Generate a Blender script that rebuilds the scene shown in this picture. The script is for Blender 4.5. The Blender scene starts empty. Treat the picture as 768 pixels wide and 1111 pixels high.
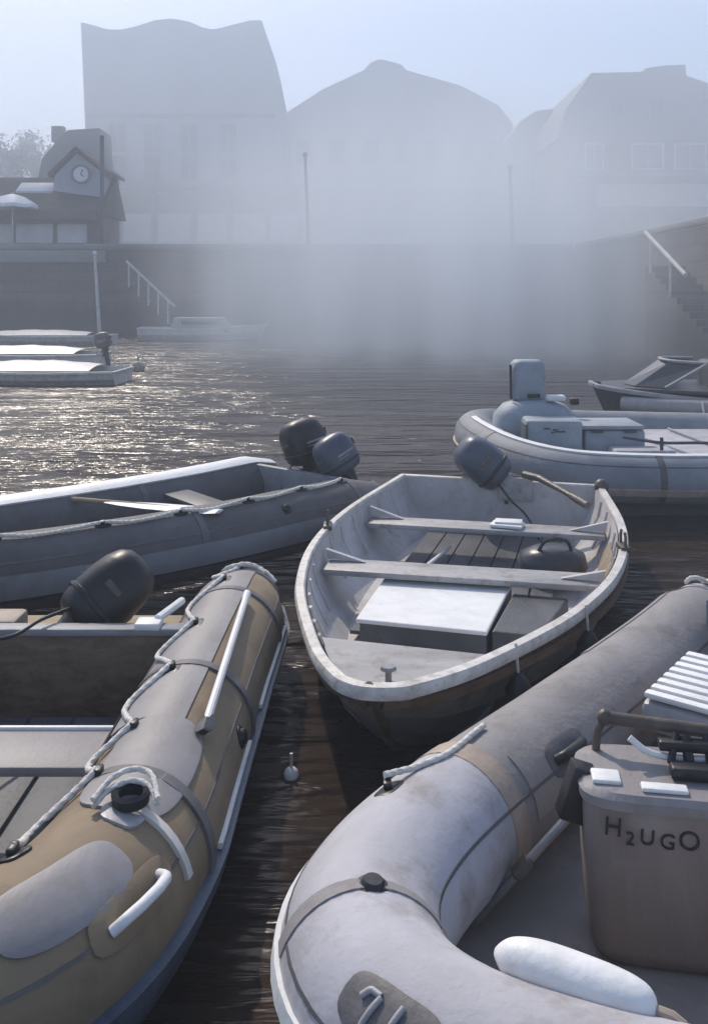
import bpy, bmesh, math, random
from mathutils import Vector, Matrix, noise
R = math.radians
rnd = random.Random(7)
SC = bpy.context.scene
COL = SC.collection

# ------------------------------------------------------------------ camera, sky, sun, exposure
CAM_H = 1.75; FPX = 1000.0; HOR = 315.0; CX = 384.0          # eye height, focal length / horizon in photo pixels
cam = bpy.data.cameras.new('camera'); co = bpy.data.objects.new('camera', cam); COL.objects.link(co)
co.location = (0, 0, CAM_H); co.rotation_euler = (R(90), 0, 0)
cam.sensor_fit = 'VERTICAL'; cam.sensor_height = 24.0; cam.lens = 24.0 * FPX / 1111.0
cam.shift_y = -(555.5 - HOR) / 1111.0
cam.clip_start = 0.05; cam.clip_end = 3000
SC.camera = co
SUN_AZ, SUN_EL = -22.0, 43.0
world = bpy.data.worlds.new('World'); SC.world = world; world.use_nodes = True
wn = world.node_tree; bg = wn.nodes['Background']
sky = wn.nodes.new('ShaderNodeTexSky'); sky.sky_type = 'NISHITA'; sky.sun_disc = False
sky.sun_elevation = R(SUN_EL); sky.sun_rotation = R(SUN_AZ % 360); sky.dust_density = 1.2; sky.ozone_density = 1.0; sky.air_density = 0.75
wn.links.new(sky.outputs[0], bg.inputs[0]); bg.inputs[1].default_value = 0.145
sl = bpy.data.lights.new('sun', 'SUN'); sl.energy = 2.3; sl.angle = R(0.6); sl.color = (1.0, 0.90, 0.77)
so = bpy.data.objects.new('sun', sl); COL.objects.link(so)
sdir = Vector((math.sin(R(SUN_AZ)) * math.cos(R(SUN_EL)), math.cos(R(SUN_AZ)) * math.cos(R(SUN_EL)), math.sin(R(SUN_EL))))
so.rotation_euler = sdir.to_track_quat('Z', 'Y').to_euler(); so.location = (-10, 30, 25)
SC.view_settings.view_transform = 'Standard'; SC.view_settings.look = 'None'
SC.view_settings.exposure = 0.62; SC.view_settings.gamma = 1.0
SC.render.engine = 'CYCLES'
SC.cycles.max_bounces = 6; SC.cycles.volume_bounces = 3; SC.cycles.use_denoising = True
SC.cycles.volume_step_rate = 1.5; SC.cycles.caustics_reflective = False; SC.cycles.caustics_refractive = False
SC.cycles.sample_clamp_indirect = 4.0

def at(px, py, z=0.0):
    """photo pixel -> world point on the level z"""
    Y = FPX * (CAM_H - z) / (py - HOR)
    return Vector(((px - CX) * Y / FPX, Y, z))
def far(px, py, Y):
    """photo pixel -> world point at depth Y"""
    return Vector(((px - CX) * Y / FPX, Y, CAM_H + (HOR - py) * Y / FPX))

# ------------------------------------------------------------------ materials
def mat(name, c1, c2=None, rough=0.55, scale=3.0, stretch=(1, 1, 1), bump=0.15, bscale=40, dirt=None, dirt_amt=0.5, spec=0.4, metal=0.0, wave=None):
    m = bpy.data.materials.new(name); m.use_nodes = True
    nt = m.node_tree; N = nt.nodes; L = nt.links; b = N['Principled BSDF']
    c2 = c2 or tuple(x * 0.75 for x in c1)
    tc = N.new('ShaderNodeTexCoord'); mp = N.new('ShaderNodeMapping'); mp.inputs['Scale'].default_value = stretch
    L.new(tc.outputs['Object'], mp.inputs[0])
    n1 = N.new('ShaderNodeTexNoise'); n1.inputs['Scale'].default_value = scale; n1.inputs['Detail'].default_value = 7; n1.inputs['Roughness'].default_value = .62; n1.inputs['Distortion'].default_value = .6
    L.new(mp.outputs[0], n1.inputs['Vector'])
    cr = N.new('ShaderNodeValToRGB'); cr.color_ramp.elements[0].position = .34; cr.color_ramp.elements[1].position = .66
    cr.color_ramp.elements[0].color = (*c2, 1); cr.color_ramp.elements[1].color = (*c1, 1)
    L.new(n1.outputs[0], cr.inputs[0]); out = cr.outputs[0]
    n2 = N.new('ShaderNodeTexNoise'); n2.inputs['Scale'].default_value = bscale; n2.inputs['Detail'].default_value = 5
    L.new(mp.outputs[0], n2.inputs['Vector'])
    if dirt:
        n3 = N.new('ShaderNodeTexNoise'); n3.inputs['Scale'].default_value = scale * 2.3; n3.inputs['Detail'].default_value = 9; n3.inputs['Roughness'].default_value = .7
        L.new(tc.outputs['Object'], n3.inputs['Vector'])
        r3 = N.new('ShaderNodeValToRGB'); r3.color_ramp.elements[0].position = .52; r3.color_ramp.elements[1].position = .72
        r3.color_ramp.elements[0].color = (0, 0, 0, 1); r3.color_ramp.elements[1].color = (dirt_amt,) * 3 + (1,)
        L.new(n3.outputs[0], r3.inputs[0])
        mx = N.new('ShaderNodeMixRGB'); L.new(r3.outputs[0], mx.inputs[0]); L.new(out, mx.inputs[1]); mx.inputs[2].default_value = (*dirt, 1); out = mx.outputs[0]
    L.new(out, b.inputs['Base Color'])
    mr = N.new('ShaderNodeMapRange'); mr.inputs['To Min'].default_value = max(.04, rough - .13); mr.inputs['To Max'].default_value = min(1, rough + .13)
    L.new(n1.outputs[0], mr.inputs[0]); L.new(mr.outputs[0], b.inputs['Roughness'])
    b.inputs['Specular IOR Level'].default_value = spec; b.inputs['Metallic'].default_value = metal
    if bump:
        ad = N.new('ShaderNodeMath'); ad.operation = 'ADD'; L.new(n2.outputs[0], ad.inputs[0])
        ml = N.new('ShaderNodeMath'); ml.operation = 'MULTIPLY'; ml.inputs[1].default_value = .8; L.new(n1.outputs[0], ml.inputs[0]); L.new(ml.outputs[0], ad.inputs[1])
        bp = N.new('ShaderNodeBump'); bp.inputs['Strength'].default_value = bump; bp.inputs['Distance'].default_value = .02
        L.new(ad.outputs[0], bp.inputs['Height']); L.new(bp.outputs[0], b.inputs['Normal'])
    return m

M = {}
M['tube_pale'] = mat('pale_grey_rubber', (.50, .488, .515), (.36, .35, .365), .68, 2.2, (1, 1, 1), .10, 60, (.22, .18, .145), .7)
M['tube_grey'] = mat('mid_grey_rubber', (.30, .283, .275), (.21, .195, .188), .68, 2.5, (1, 1, 1), .15, 60, (.10, .085, .07), .5)
M['tube_dark'] = mat('dark_grey_rubber', (.13, .125, .125), (.083, .079, .079), .68, 2.5, (1, 1, 1), .15, 60, (.06, .05, .045), .5)
M['tube_blue'] = mat('blue_grey_rubber', (.27, .28, .30), (.19, .2, .215), .68, 2.5, (1, 1, 1), .15, 60, (.1, .09, .08), .4)
M['tube_tan'] = mat('tan_canvas', (.30, .225, .14), (.2, .15, .095), .75, 3.2, (1, 1, 1), .12, 260, (.12, .09, .06), .5)
M['patch_grey'] = mat('grey_panel', (.31, .295, .295), (.22, .205, .2), .55, 4, (1, .5, 1), .06, 70, (.2, .16, .12), .4)
M['patch_lilac'] = mat('lilac_grey_panel', (.28, .262, .262), (.2, .185, .182), .55, 4, (1, .5, 1), .15, 70, (.16, .13, .1), .5)
M['seam'] = mat('seam_tape', (.16, .15, .15), (.09, .085, .085), .6, 6)
M['strake_blue'] = mat('blue_rubber_strake', (.10, .13, .17), (.06, .08, .105), .5, 8)
M['rope'] = mat('white_rope', (.82, .79, .73), (.6, .57, .52), .7, 30, (1, 1, 1), .5, 200)
M['white_paint'] = mat('white_paint', (.8, .79, .76), (.66, .65, .63), .45, 5, (1, 1, 1), .1, 60, (.35, .3, .24), .35)
M['white_vinyl'] = mat('white_vinyl', (.82, .82, .8), (.72, .72, .7), .5, 6, (1, 1, 1), .12, 40, (.5, .46, .4), .3)
M['gunwale'] = mat('worn_white_gunwale', (.74, .71, .66), (.5, .46, .41), .5, 9, (1, 1, 1), .2, 60, (.22, .16, .11), .6)
M['cream'] = mat('weathered_cream_paint', (.46, .41, .35), (.3, .265, .225), .55, 4, (.6, .6, 2.5), .2, 50, (.11, .085, .065), .7)
M['varnish'] = mat('worn_brown_wood', (.20, .135, .085), (.10, .066, .042), .45, 7, (1, .35, 3), .25, 60, (.05, .035, .025), .6)
M['lining'] = mat('grey_lining_paint', (.58, .555, .55), (.43, .405, .395), .5, 3, (1, 1, .6), .15, 50, (.26, .19, .12), .55)
M['thwart'] = mat('grey_thwart_paint', (.42, .41, .40), (.28, .27, .265), .5, 5, (.4, 1.6, 1), .2, 60, (.17, .13, .1), .85)
M['floor_dark'] = mat('dark_floorboards', (.085, .09, .10), (.05, .053, .06), .5, 4, (1, 1, 1), .2, 60, (.03, .025, .022), .6)
M['floor_grey'] = mat('grey_floor', (.125, .133, .15), (.08, .085, .096), .6, 3, (1, 1, 1), .15, 50, (.09, .07, .05), .6)
M['floor_brown'] = mat('brown_grey_floor', (.36, .32, .295), (.25, .222, .2), .6, 2.5, (1, 1, 1), .2, 50, (.1, .08, .065), .6)
M['wood_tan'] = mat('bare_plywood', (.36, .27, .165), (.25, .185, .11), .7, 3, (.4, 3, 1), .2, 90, (.14, .1, .07), .5)
M['plank_blue'] = mat('blue_grey_plank', (.26, .27, .285), (.18, .187, .2), .5, 4, (.4, 2, 1), .18, 60, (.12, .1, .08), .5)
M['black'] = mat('black_plastic', (.022, .022, .024), (.012, .012, .013), .4, 6)
M['black_cowl'] = mat('black_cowling', (.02, .02, .022), (.012, .012, .013), .42, 4, (1, 1, 1), .06, 60, (.05, .043, .038), .4)
M['blue_cowl'] = mat('slate_blue_cowling', (.085, .105, .14), (.055, .068, .092), .38, 4, (1, 1, 1), .06, 60, (.14, .13, .12), .4)
M['brown_metal'] = mat('brown_tarnished_metal', (.14, .115, .095), (.07, .055, .045), .45, 9, (1, 1, 1), .15, 60)
M['steel'] = mat('dull_steel', (.34, .34, .34), (.2, .2, .2), .38, 8, (1, 1, 1), .1, 60, (.14, .09, .05), .5, .5, .7)
M['cover_blue'] = mat('blue_grey_cover', (.34, .375, .41), (.25, .28, .31), .6, 3, (1, 1, 1), .2, 50, (.13, .13, .13), .35)
M['box_brown'] = mat('brown_grey_plastic', (.285, .235, .205), (.2, .16, .137), .42, 2.2, (1.5, 1.5, .4), .1, 50, (.38, .36, .36), .45)
M['lid_grey'] = mat('grey_plastic_lid', (.40, .39, .40), (.29, .28, .285), .4, 4, (1, 1, 1), .1, 50, (.7, .68, .66), .3)
M['ink'] = mat('dark_lettering', (.03, .025, .025), (.02, .018, .018), .7)
M['dark_hull'] = mat('dark_hull_paint', (.05, .055, .065), (.032, .035, .042), .35, 4, (1, 1, 1), .08, 50, (.1, .085, .07), .4)
M['dark_glass'] = mat('tinted_glass', (.03, .035, .042), (.02, .023, .028), .1, 2, (1, 1, 1), 0, 40, None, .5, .6)
M['pale_tube'] = mat('lilac_rubber_tube', (.34, .32, .32), (.25, .235, .235), .5, 4)
M['quay'] = mat('wet_quay_stone', (.085, .068, .06), (.045, .036, .032), .65, .6, (.5, 1, 2.5), .5, 6, (.03, .032, .028), .7)
def masonry(name, c1, c2, joint, weed):
    m = mat(name, c1, c2, .7, .6, (.5, 1, 2.5), .5, 6); nt = m.node_tree; N = nt.nodes; L = nt.links; b = N['Principled BSDF']
    src = b.inputs['Base Color'].links[0].from_socket
    tc = N.new('ShaderNodeNewGeometry'); sp = N.new('ShaderNodeSeparateXYZ'); L.new(tc.outputs['Position'], sp.inputs[0])
    ad = N.new('ShaderNodeMath'); ad.operation = 'ADD'; L.new(sp.outputs[0], ad.inputs[0]); L.new(sp.outputs[1], ad.inputs[1])
    cb = N.new('ShaderNodeCombineXYZ'); L.new(ad.outputs[0], cb.inputs[0]); L.new(sp.outputs[2], cb.inputs[1])
    br = N.new('ShaderNodeTexBrick'); br.inputs['Scale'].default_value = 1.0; br.inputs['Brick Width'].default_value = 1.15; br.inputs['Row Height'].default_value = .42; br.inputs['Mortar Size'].default_value = .025; br.inputs['Mortar Smooth'].default_value = .4
    br.inputs['Color1'].default_value = (1, 1, 1, 1); br.inputs['Color2'].default_value = (.62, .6, .6, 1); br.inputs['Mortar'].default_value = (*joint, 1); L.new(cb.outputs[0], br.inputs['Vector'])
    mx = N.new('ShaderNodeMixRGB'); mx.blend_type = 'MULTIPLY'; mx.inputs[0].default_value = 1; L.new(src, mx.inputs[1]); L.new(br.outputs['Color'], mx.inputs[2])
    nz = N.new('ShaderNodeTexNoise'); nz.inputs['Scale'].default_value = .9; nz.inputs['Detail'].default_value = 6; L.new(tc.outputs['Position'], nz.inputs['Vector'])
    a2 = N.new('ShaderNodeMath'); a2.operation = 'MULTIPLY_ADD'; L.new(nz.outputs[0], a2.inputs[0]); a2.inputs[1].default_value = 1.5; L.new(sp.outputs[2], a2.inputs[2])
    rp = N.new('ShaderNodeMapRange'); L.new(a2.outputs[0], rp.inputs[0]); rp.inputs['From Min'].default_value = 1.7; rp.inputs['From Max'].default_value = 2.1; rp.inputs['To Min'].default_value = .85; rp.inputs['To Max'].default_value = 0
    m2 = N.new('ShaderNodeMixRGB'); L.new(rp.outputs[0], m2.inputs[0]); L.new(mx.outputs[0], m2.inputs[1]); m2.inputs[2].default_value = (*weed, 1); L.new(m2.outputs[0], b.inputs['Base Color'])
    return m
M['quay'] = masonry('wet_quay_stone', (.15, .12, .105), (.08, .064, .057), (.4, .38, .36), (.03, .03, .022))
M['quay_top'] = mat('pale_quay_paving', (.28, .26, .24), (.19, .175, .16), .75, .5, (1, 1, 1), .3, 6, (.12, .11, .1), .6)
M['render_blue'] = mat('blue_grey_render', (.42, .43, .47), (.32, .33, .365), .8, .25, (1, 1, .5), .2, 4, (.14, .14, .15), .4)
M['render_grey'] = mat('grey_render', (.22, .225, .245), (.165, .17, .185), .8, .3, (1, 1, .5), .2, 4, (.12, .12, .125), .4)
M['render_brown'] = mat('brown_brick', (.20, .165, .15), (.14, .113, .1), .8, .4, (1, 1, 1.5), .3, 8, (.09, .075, .07), .5)
M['shop_white'] = mat('white_shopfront_paint', (.76, .75, .74), (.62, .61, .6), .6, .8, (1, 1, 1), .1, 8, (.4, .38, .36), .4)
M['roof_brown'] = mat('brown_roof_tiles', (.115, .085, .07), (.07, .052, .044), .75, 1.2, (1, 1, 3), .5, 10, (.05, .05, .04), .5)
M['roof_slate'] = mat('slate_roof', (.19, .195, .21), (.13, .135, .15), .65, .8, (1, 1, 3), .4, 10)
M['pane'] = mat('window_pane', (.10, .115, .14), (.06, .07, .09), .12, .5, (1, 1, 1), 0, 4, None, .5, .6)
M['bark'] = mat('bark', (.09, .07, .055), (.05, .04, .032), .9, 6, (1, 1, .3), .6, 30)
M['leaf'] = mat('purple_grey_foliage', (.085, .085, .085), (.05, .052, .055), .7, 1.5, (1, 1, 1), .1, 8)
M['iron'] = mat('dark_iron', (.06, .055, .052), (.03, .028, .026), .6, 8)
M['pole_pale'] = mat('pale_painted_pole', (.7, .66, .6), (.5, .46, .42), .5, 3)
M['skirt_tan'] = mat('tan_band', (.42, .34, .27), (.28, .22, .17), .6, 6)

# ------------------------------------------------------------------ mesh helpers
def cr_spline(P, n, closed=False):
    P = [Vector(p) for p in P]; out = []
    k = len(P)
    segs = k if closed else k - 1
    def g(i): return P[i % k] if closed else (P[0] * 2 - P[1] if i < 0 else P[-1] * 2 - P[-2] if i >= k else P[i])
    dense = []
    for s in range(segs):
        p0, p1, p2, p3 = g(s - 1), g(s), g(s + 1), g(s + 2)
        for j in range(24):
            t = j / 24
            dense.append(.5 * ((2 * p1) + (p2 - p0) * t + (2 * p0 - 5 * p1 + 4 * p2 - p3) * t * t + (3 * p1 - p0 - 3 * p2 + p3) * t ** 3))
    dense.append(P[0].copy() if closed else P[-1].copy())
    d = [0]
    for a, b in zip(dense, dense[1:]): d.append(d[-1] + (b - a).length)
    tot = d[-1]; j = 0
    cnt = n if not closed else n + 1
    for i in range(cnt):
        t = tot * i / (cnt - 1)
        while j < len(d) - 2 and d[j + 1] < t: j += 1
        f = 0 if d[j + 1] == d[j] else (t - d[j]) / (d[j + 1] - d[j])
        out.append(dense[j].lerp(dense[j + 1], min(1, max(0, f))))
    return out[:-1] if closed else out

def lerp_list(L, u):
    x = u * (len(L) - 1); i = min(len(L) - 2, max(0, int(x))); f = x - i
    return L[i] * (1 - f) + L[i + 1] * f

class MB:
    def __init__(s, M=None): s.bm = bmesh.new(); s.M = M
    def v(s, p):
        p = Vector(p)
        return s.bm.verts.new(s.M @ p if s.M else p)
    def f(s, vs):
        try: return s.bm.faces.new(vs)
        except ValueError: return None
    def grid(s, rows, closed=False, cap=False):
        R_ = [[s.v(p) for p in r] for r in rows]
        n = len(R_[0])
        for a, b in zip(R_, R_[1:]):
            for j in range(n if closed else n - 1):
                s.f((a[j], a[(j + 1) % n], b[(j + 1) % n], b[j]))
        if cap: s.f(R_[0][::-1]); s.f(R_[-1])
        return s
    def prism(s, outline, d):
        d = Vector(d); a = [s.v(p) for p in outline]; b = [s.v(Vector(p) + d) for p in outline]
        s.f(a); s.f(b[::-1]); n = len(a)
        for i in range(n): s.f((a[i], b[i], b[(i + 1) % n], a[(i + 1) % n]))
        return s
    def box(s, c, size, rot=None, bev=0.0, seg=2):
        b2 = bmesh.new(); bmesh.ops.create_cube(b2, size=1)
        bmesh.ops.scale(b2, vec=Vector(size), verts=b2.verts)
        if bev: bmesh.ops.bevel(b2, geom=list(b2.edges), offset=bev, segments=seg, profile=.5, affect='EDGES')
        mt = Matrix.Translation(Vector(c)) @ (rot.to_4x4() if rot else Matrix())
        if s.M: mt = s.M @ mt
        mp = {}
        for v in b2.verts: mp[v] = s.bm.verts.new(mt @ v.co)
        for f in b2.faces: s.f([mp[v] for v in f.verts])
        b2.free(); return s
    def sweep(s, P, prof, closed=False, cap=True, scale=None):
        """profile (side, up) carried along a mostly level path"""
        P = [Vector(p) for p in P]; n = len(P); rows = []
        for i in range(n):
            a = P[(i - 1) % n] if closed or i else P[0]; b = P[(i + 1) % n] if closed or i < n - 1 else P[-1]
            T = (b - a).normalized(); S = T.cross(Vector((0, 0, 1))).normalized(); U = S.cross(T)
            k = scale[i] if scale else 1
            rows.append([P[i] + S * (x * k) + U * (y * k) for x, y in prof])
        if closed: rows.append(rows[0])
        s.grid(rows, True, cap and not closed); return s
    def rope(s, P, r, n=8, radii=None):
        P = [Vector(p) for p in P]; m = len(P); rows = []
        T0 = (P[1] - P[0]).normalized(); S = T0.orthogonal().normalized()
        for i in range(m):
            T = (P[min(m - 1, i + 1)] - P[max(0, i - 1)]).normalized()
            S = (S - T * S.dot(T)).normalized(); B = T.cross(S); rr = radii[i] if radii else r
            rows.append([P[i] + (S * math.cos(2 * math.pi * j / n) + B * math.sin(2 * math.pi * j / n)) * rr for j in range(n)])
        s.grid(rows, True, True); return s
    def laid(s, P, r, lay=.034):
        """three-strand laid rope"""
        P = [Vector(p) for p in P]; L = sum((b - a).length for a, b in zip(P, P[1:]))
        P = cr_spline(P, max(8, int(L / .0065))); m = len(P); rows = []; T0 = (P[1] - P[0]).normalized(); S = T0.orthogonal().normalized(); ds = L / (m - 1)
        for i in range(m):
            T = (P[min(m - 1, i + 1)] - P[max(0, i - 1)]).normalized(); S = (S - T * S.dot(T)).normalized(); B = T.cross(S); ph = 2 * math.pi * i * ds / (lay * 3)
            rows.append([P[i] + (S * math.cos(a) + B * math.sin(a)) * (r * (1 + .13 * math.cos(3 * (a - ph)))) for a in [2 * math.pi * j / 12 for j in range(12)]])
        s.grid(rows, True, True); return s
    def lathe(s, c, prof, n=20, axis=None):
        """prof: (radius, height) pairs turned about the vertical (or another axis)"""
        q = Vector((0, 0, 1)).rotation_difference(Vector(axis)) if axis else None
        rows = []
        for r, h in prof:
            row = [Vector((math.cos(2 * math.pi * j / n) * r, math.sin(2 * math.pi * j / n) * r, h)) for j in range(n)]
            rows.append([Vector(c) + (q @ p if q else p) for p in row])
        s.grid(rows, True, True); return s
    def ball(s, c, r, n=14):
        prof = [(max(.0005, math.sin(math.pi * k / 10)) * r, -math.cos(math.pi * k / 10) * r) for k in range(11)]
        return s.lathe(c, prof, n)
    def build(s, name, material, parent=None, smooth=35, bev=0.0):
        bm = s.bm
        bmesh.ops.remove_doubles(bm, verts=bm.verts, dist=1e-5)
        bmesh.ops.recalc_face_normals(bm, faces=bm.faces)
        me = bpy.data.meshes.new(name)
        if parent is not None:
            off = wloc(parent)
        else:
            lo = Vector((1e9,) * 3); hi = -lo
            for v in bm.verts:
                for k in range(3): lo[k] = min(lo[k], v.co[k]); hi[k] = max(hi[k], v.co[k])
            off = Vector(((lo.x + hi.x) / 2, (lo.y + hi.y) / 2, lo.z))
        bmesh.ops.translate(bm, vec=-off, verts=bm.verts)
        bm.to_mesh(me); bm.free()
        me.materials.append(M[material] if isinstance(material, str) else material)
        if smooth:
            me.shade_smooth(); me.set_sharp_from_angle(angle=R(smooth))
        o = bpy.data.objects.new(name, me); COL.objects.link(o)
        if parent is not None: o.parent = parent
        else: o.location = off
        if bev:
            md = o.modifiers.new('bevel', 'BEVEL'); md.width = bev; md.segments = 2; md.limit_method = 'ANGLE'; md.angle_limit = R(40)
        return o

def wloc(o):
    p = Vector(o.location); q = o.parent
    while q: p += Vector(q.location); q = q.parent
    return p
def tag(o, label=None, cat=None, group=None, kind=None):
    if label: o['label'] = label
    if cat: o['category'] = cat
    if group: o['group'] = group
    if kind: o['kind'] = kind
    return o
def thing(name, loc, label, cat, group=None):
    o = bpy.data.objects.new(name, None); o.empty_display_size = .2; COL.objects.link(o); o.location = loc
    return tag(o, label, cat, group)
def struct(name, mb, material, smooth=35):
    return tag(mb.build(name, material, None, smooth), kind='structure')
def text_mesh(name, body, size, mtx, material, parent, extrude=.0015):
    cu = bpy.data.curves.new('t', 'FONT'); cu.body = body; cu.size = size; cu.extrude = extrude; cu.align_x = 'CENTER'; cu.align_y = 'CENTER'
    t = bpy.data.objects.new('t', cu); COL.objects.link(t)
    dg = bpy.context.evaluated_depsgraph_get(); me = bpy.data.meshes.new_from_object(t.evaluated_get(dg))
    bpy.data.objects.remove(t); bpy.data.curves.remove(cu)
    me.transform(mtx); me.transform(Matrix.Translation(-wloc(parent))); me.name = name
    me.materials.clear(); me.materials.append(M[material])
    o = bpy.data.objects.new(name, me); COL.objects.link(o); o.parent = parent
    return o

class Tube:
    """an inflated tube along a spline: mesh, strips on its skin and points for ropes"""
    def __init__(s, pts, rad, n=120):
        s.P = cr_spline(pts, n); s.n = n
        s.rad = [lerp_list(rad, i / (n - 1)) if isinstance(rad, list) else rad(i / (n - 1)) for i in range(n)]
        s.F = []
        for i in range(n):
            T = (s.P[min(n - 1, i + 1)] - s.P[max(0, i - 1)]).normalized()
            S = T.cross(Vector((0, 0, 1))).normalized(); s.F.append((T, S, S.cross(T)))
    def pos(s, u, th, dr=0.0):
        x = max(0, min(1, u)) * (s.n - 1); i = min(s.n - 2, int(x)); f = x - i
        P = s.P[i].lerp(s.P[i + 1], f); S = s.F[i][1].lerp(s.F[i + 1][1], f); U = s.F[i][2].lerp(s.F[i + 1][2], f)
        r = s.rad[i] * (1 - f) + s.rad[i + 1] * f
        k = 1 + .012 * noise.noise(P * 3.1 + Vector((math.cos(R(th)), math.sin(R(th)), 0)) * .8)
        return P + (S * math.cos(R(th)) + U * math.sin(R(th))) * (r * k + dr)
    def mesh(s, nt=32):
        mb = MB(); mb.grid([[s.pos(i / (s.n - 1), 360 * j / nt) for j in range(nt)] for i in range(s.n)], True, True); return mb
    def strip(s, u0, u1, t0, t1, dr=.004, nu=None, nt=None, mb=None):
        mb = mb or MB(); nu = nu or max(3, int(abs(u1 - u0) * s.n) + 2); nt = nt or max(3, int(abs(t1 - t0) / 9) + 2)
        us = [u0 + (u1 - u0) * i / (nu - 1) for i in range(nu)]; ts = [t0 + (t1 - t0) * j / (nt - 1) for j in range(nt)]
        rows = []
        for i, u in enumerate([us[0]] + us + [us[-1]]):
            e = i in (0, nu + 1)
            rows.append([s.pos(u, t, -.012 if e or j in (0, nt + 1) else dr) for j, t in enumerate([ts[0]] + ts + [ts[-1]])])
        mb.grid(rows); return mb
    def patch(s, u, th, ru, rt, dr=.005, mb=None, n=20):
        """rounded patch on the skin; ru, rt = half sizes in metres"""
        mb = mb or MB(); L = sum((b - a).length for a, b in zip(s.P, s.P[1:])); r = s.rad[int(u * (s.n - 1))]
        rows = []
        for q, d in ((1.0, -.01), (1.0, dr), (.93, dr + .0015), (.5, dr + .0015), (0.0, dr + .0015)):
            rows.append([s.pos(u + q * ru / L * math.copysign(abs(math.cos(a)) ** .6, math.cos(a)), th + math.degrees(q * rt / r * math.copysign(abs(math.sin(a)) ** .6, math.sin(a))), d) for a in [2 * math.pi * k / n for k in range(n)]])
        mb.grid(rows, True, False); return mb
    def line(s, pts, n=40, dr=.01):
        """smooth curve on the skin through (u, theta, lift) points"""
        return [s.pos(p.x, p.y, dr + p.z) for p in cr_spline([Vector((a, b / 1.0, c)) for a, b, c in pts], n)]

def proj(p): return Vector((CX + p.x / p.y * FPX, HOR - (p.z - CAM_H) / p.y * FPX))
def on_tube(t, px, py, u0=0.0, u1=1.0):
    """(u, theta) of the tube skin point that the eye sees at a photo pixel"""
    best = None; tgt = Vector((px, py))
    for i in range(161):
        u = u0 + (u1 - u0) * i / 160
        for th in range(0, 360, 4):
            p = t.pos(u, th); k = min(t.n - 1, int(u * (t.n - 1))); nrm = p - t.P[k]
            if nrm.dot(Vector((0, 0, CAM_H)) - p) < 0: continue
            d = (proj(p) - tgt).length
            if best is None or d < best[0]: best = (d, u, th)
    return best[1], best[2]
def D_ring(tube, u, th, parent, name='rope_patch', material='black'):
    mb = tube.patch(u, th, .045, .03, .005)
    c = tube.pos(u, th, .016); mb.box(c, (.022, .04, .02), bev=.006)
    return mb.build(name, material, parent)

def plank(mb, a, b, w, t, bev=.006):
    """level board from a to b (centre line, top face at a.z)"""
    a = Vector(a); b = Vector(b); d = b - a; ang = math.atan2(d.y, d.x)
    mb.box((a + b) / 2 - Vector((0, 0, t / 2)), (d.length, w, t), Matrix.Rotation(ang, 3, 'Z') @ Matrix.Rotation(-math.asin(d.z / d.length), 3, 'Y'), bev)
    return mb

def supering(cx, cy, z, w, l, n=28, e=2.6, lean=0):
    return [Vector((cx + math.copysign(abs(math.cos(a)) ** (2 / e), math.cos(a)) * w, cy + lean + math.copysign(abs(math.sin(a)) ** (2 / e), math.sin(a)) * l, z)) for a in [2 * math.pi * k / n for k in range(n)]]

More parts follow.
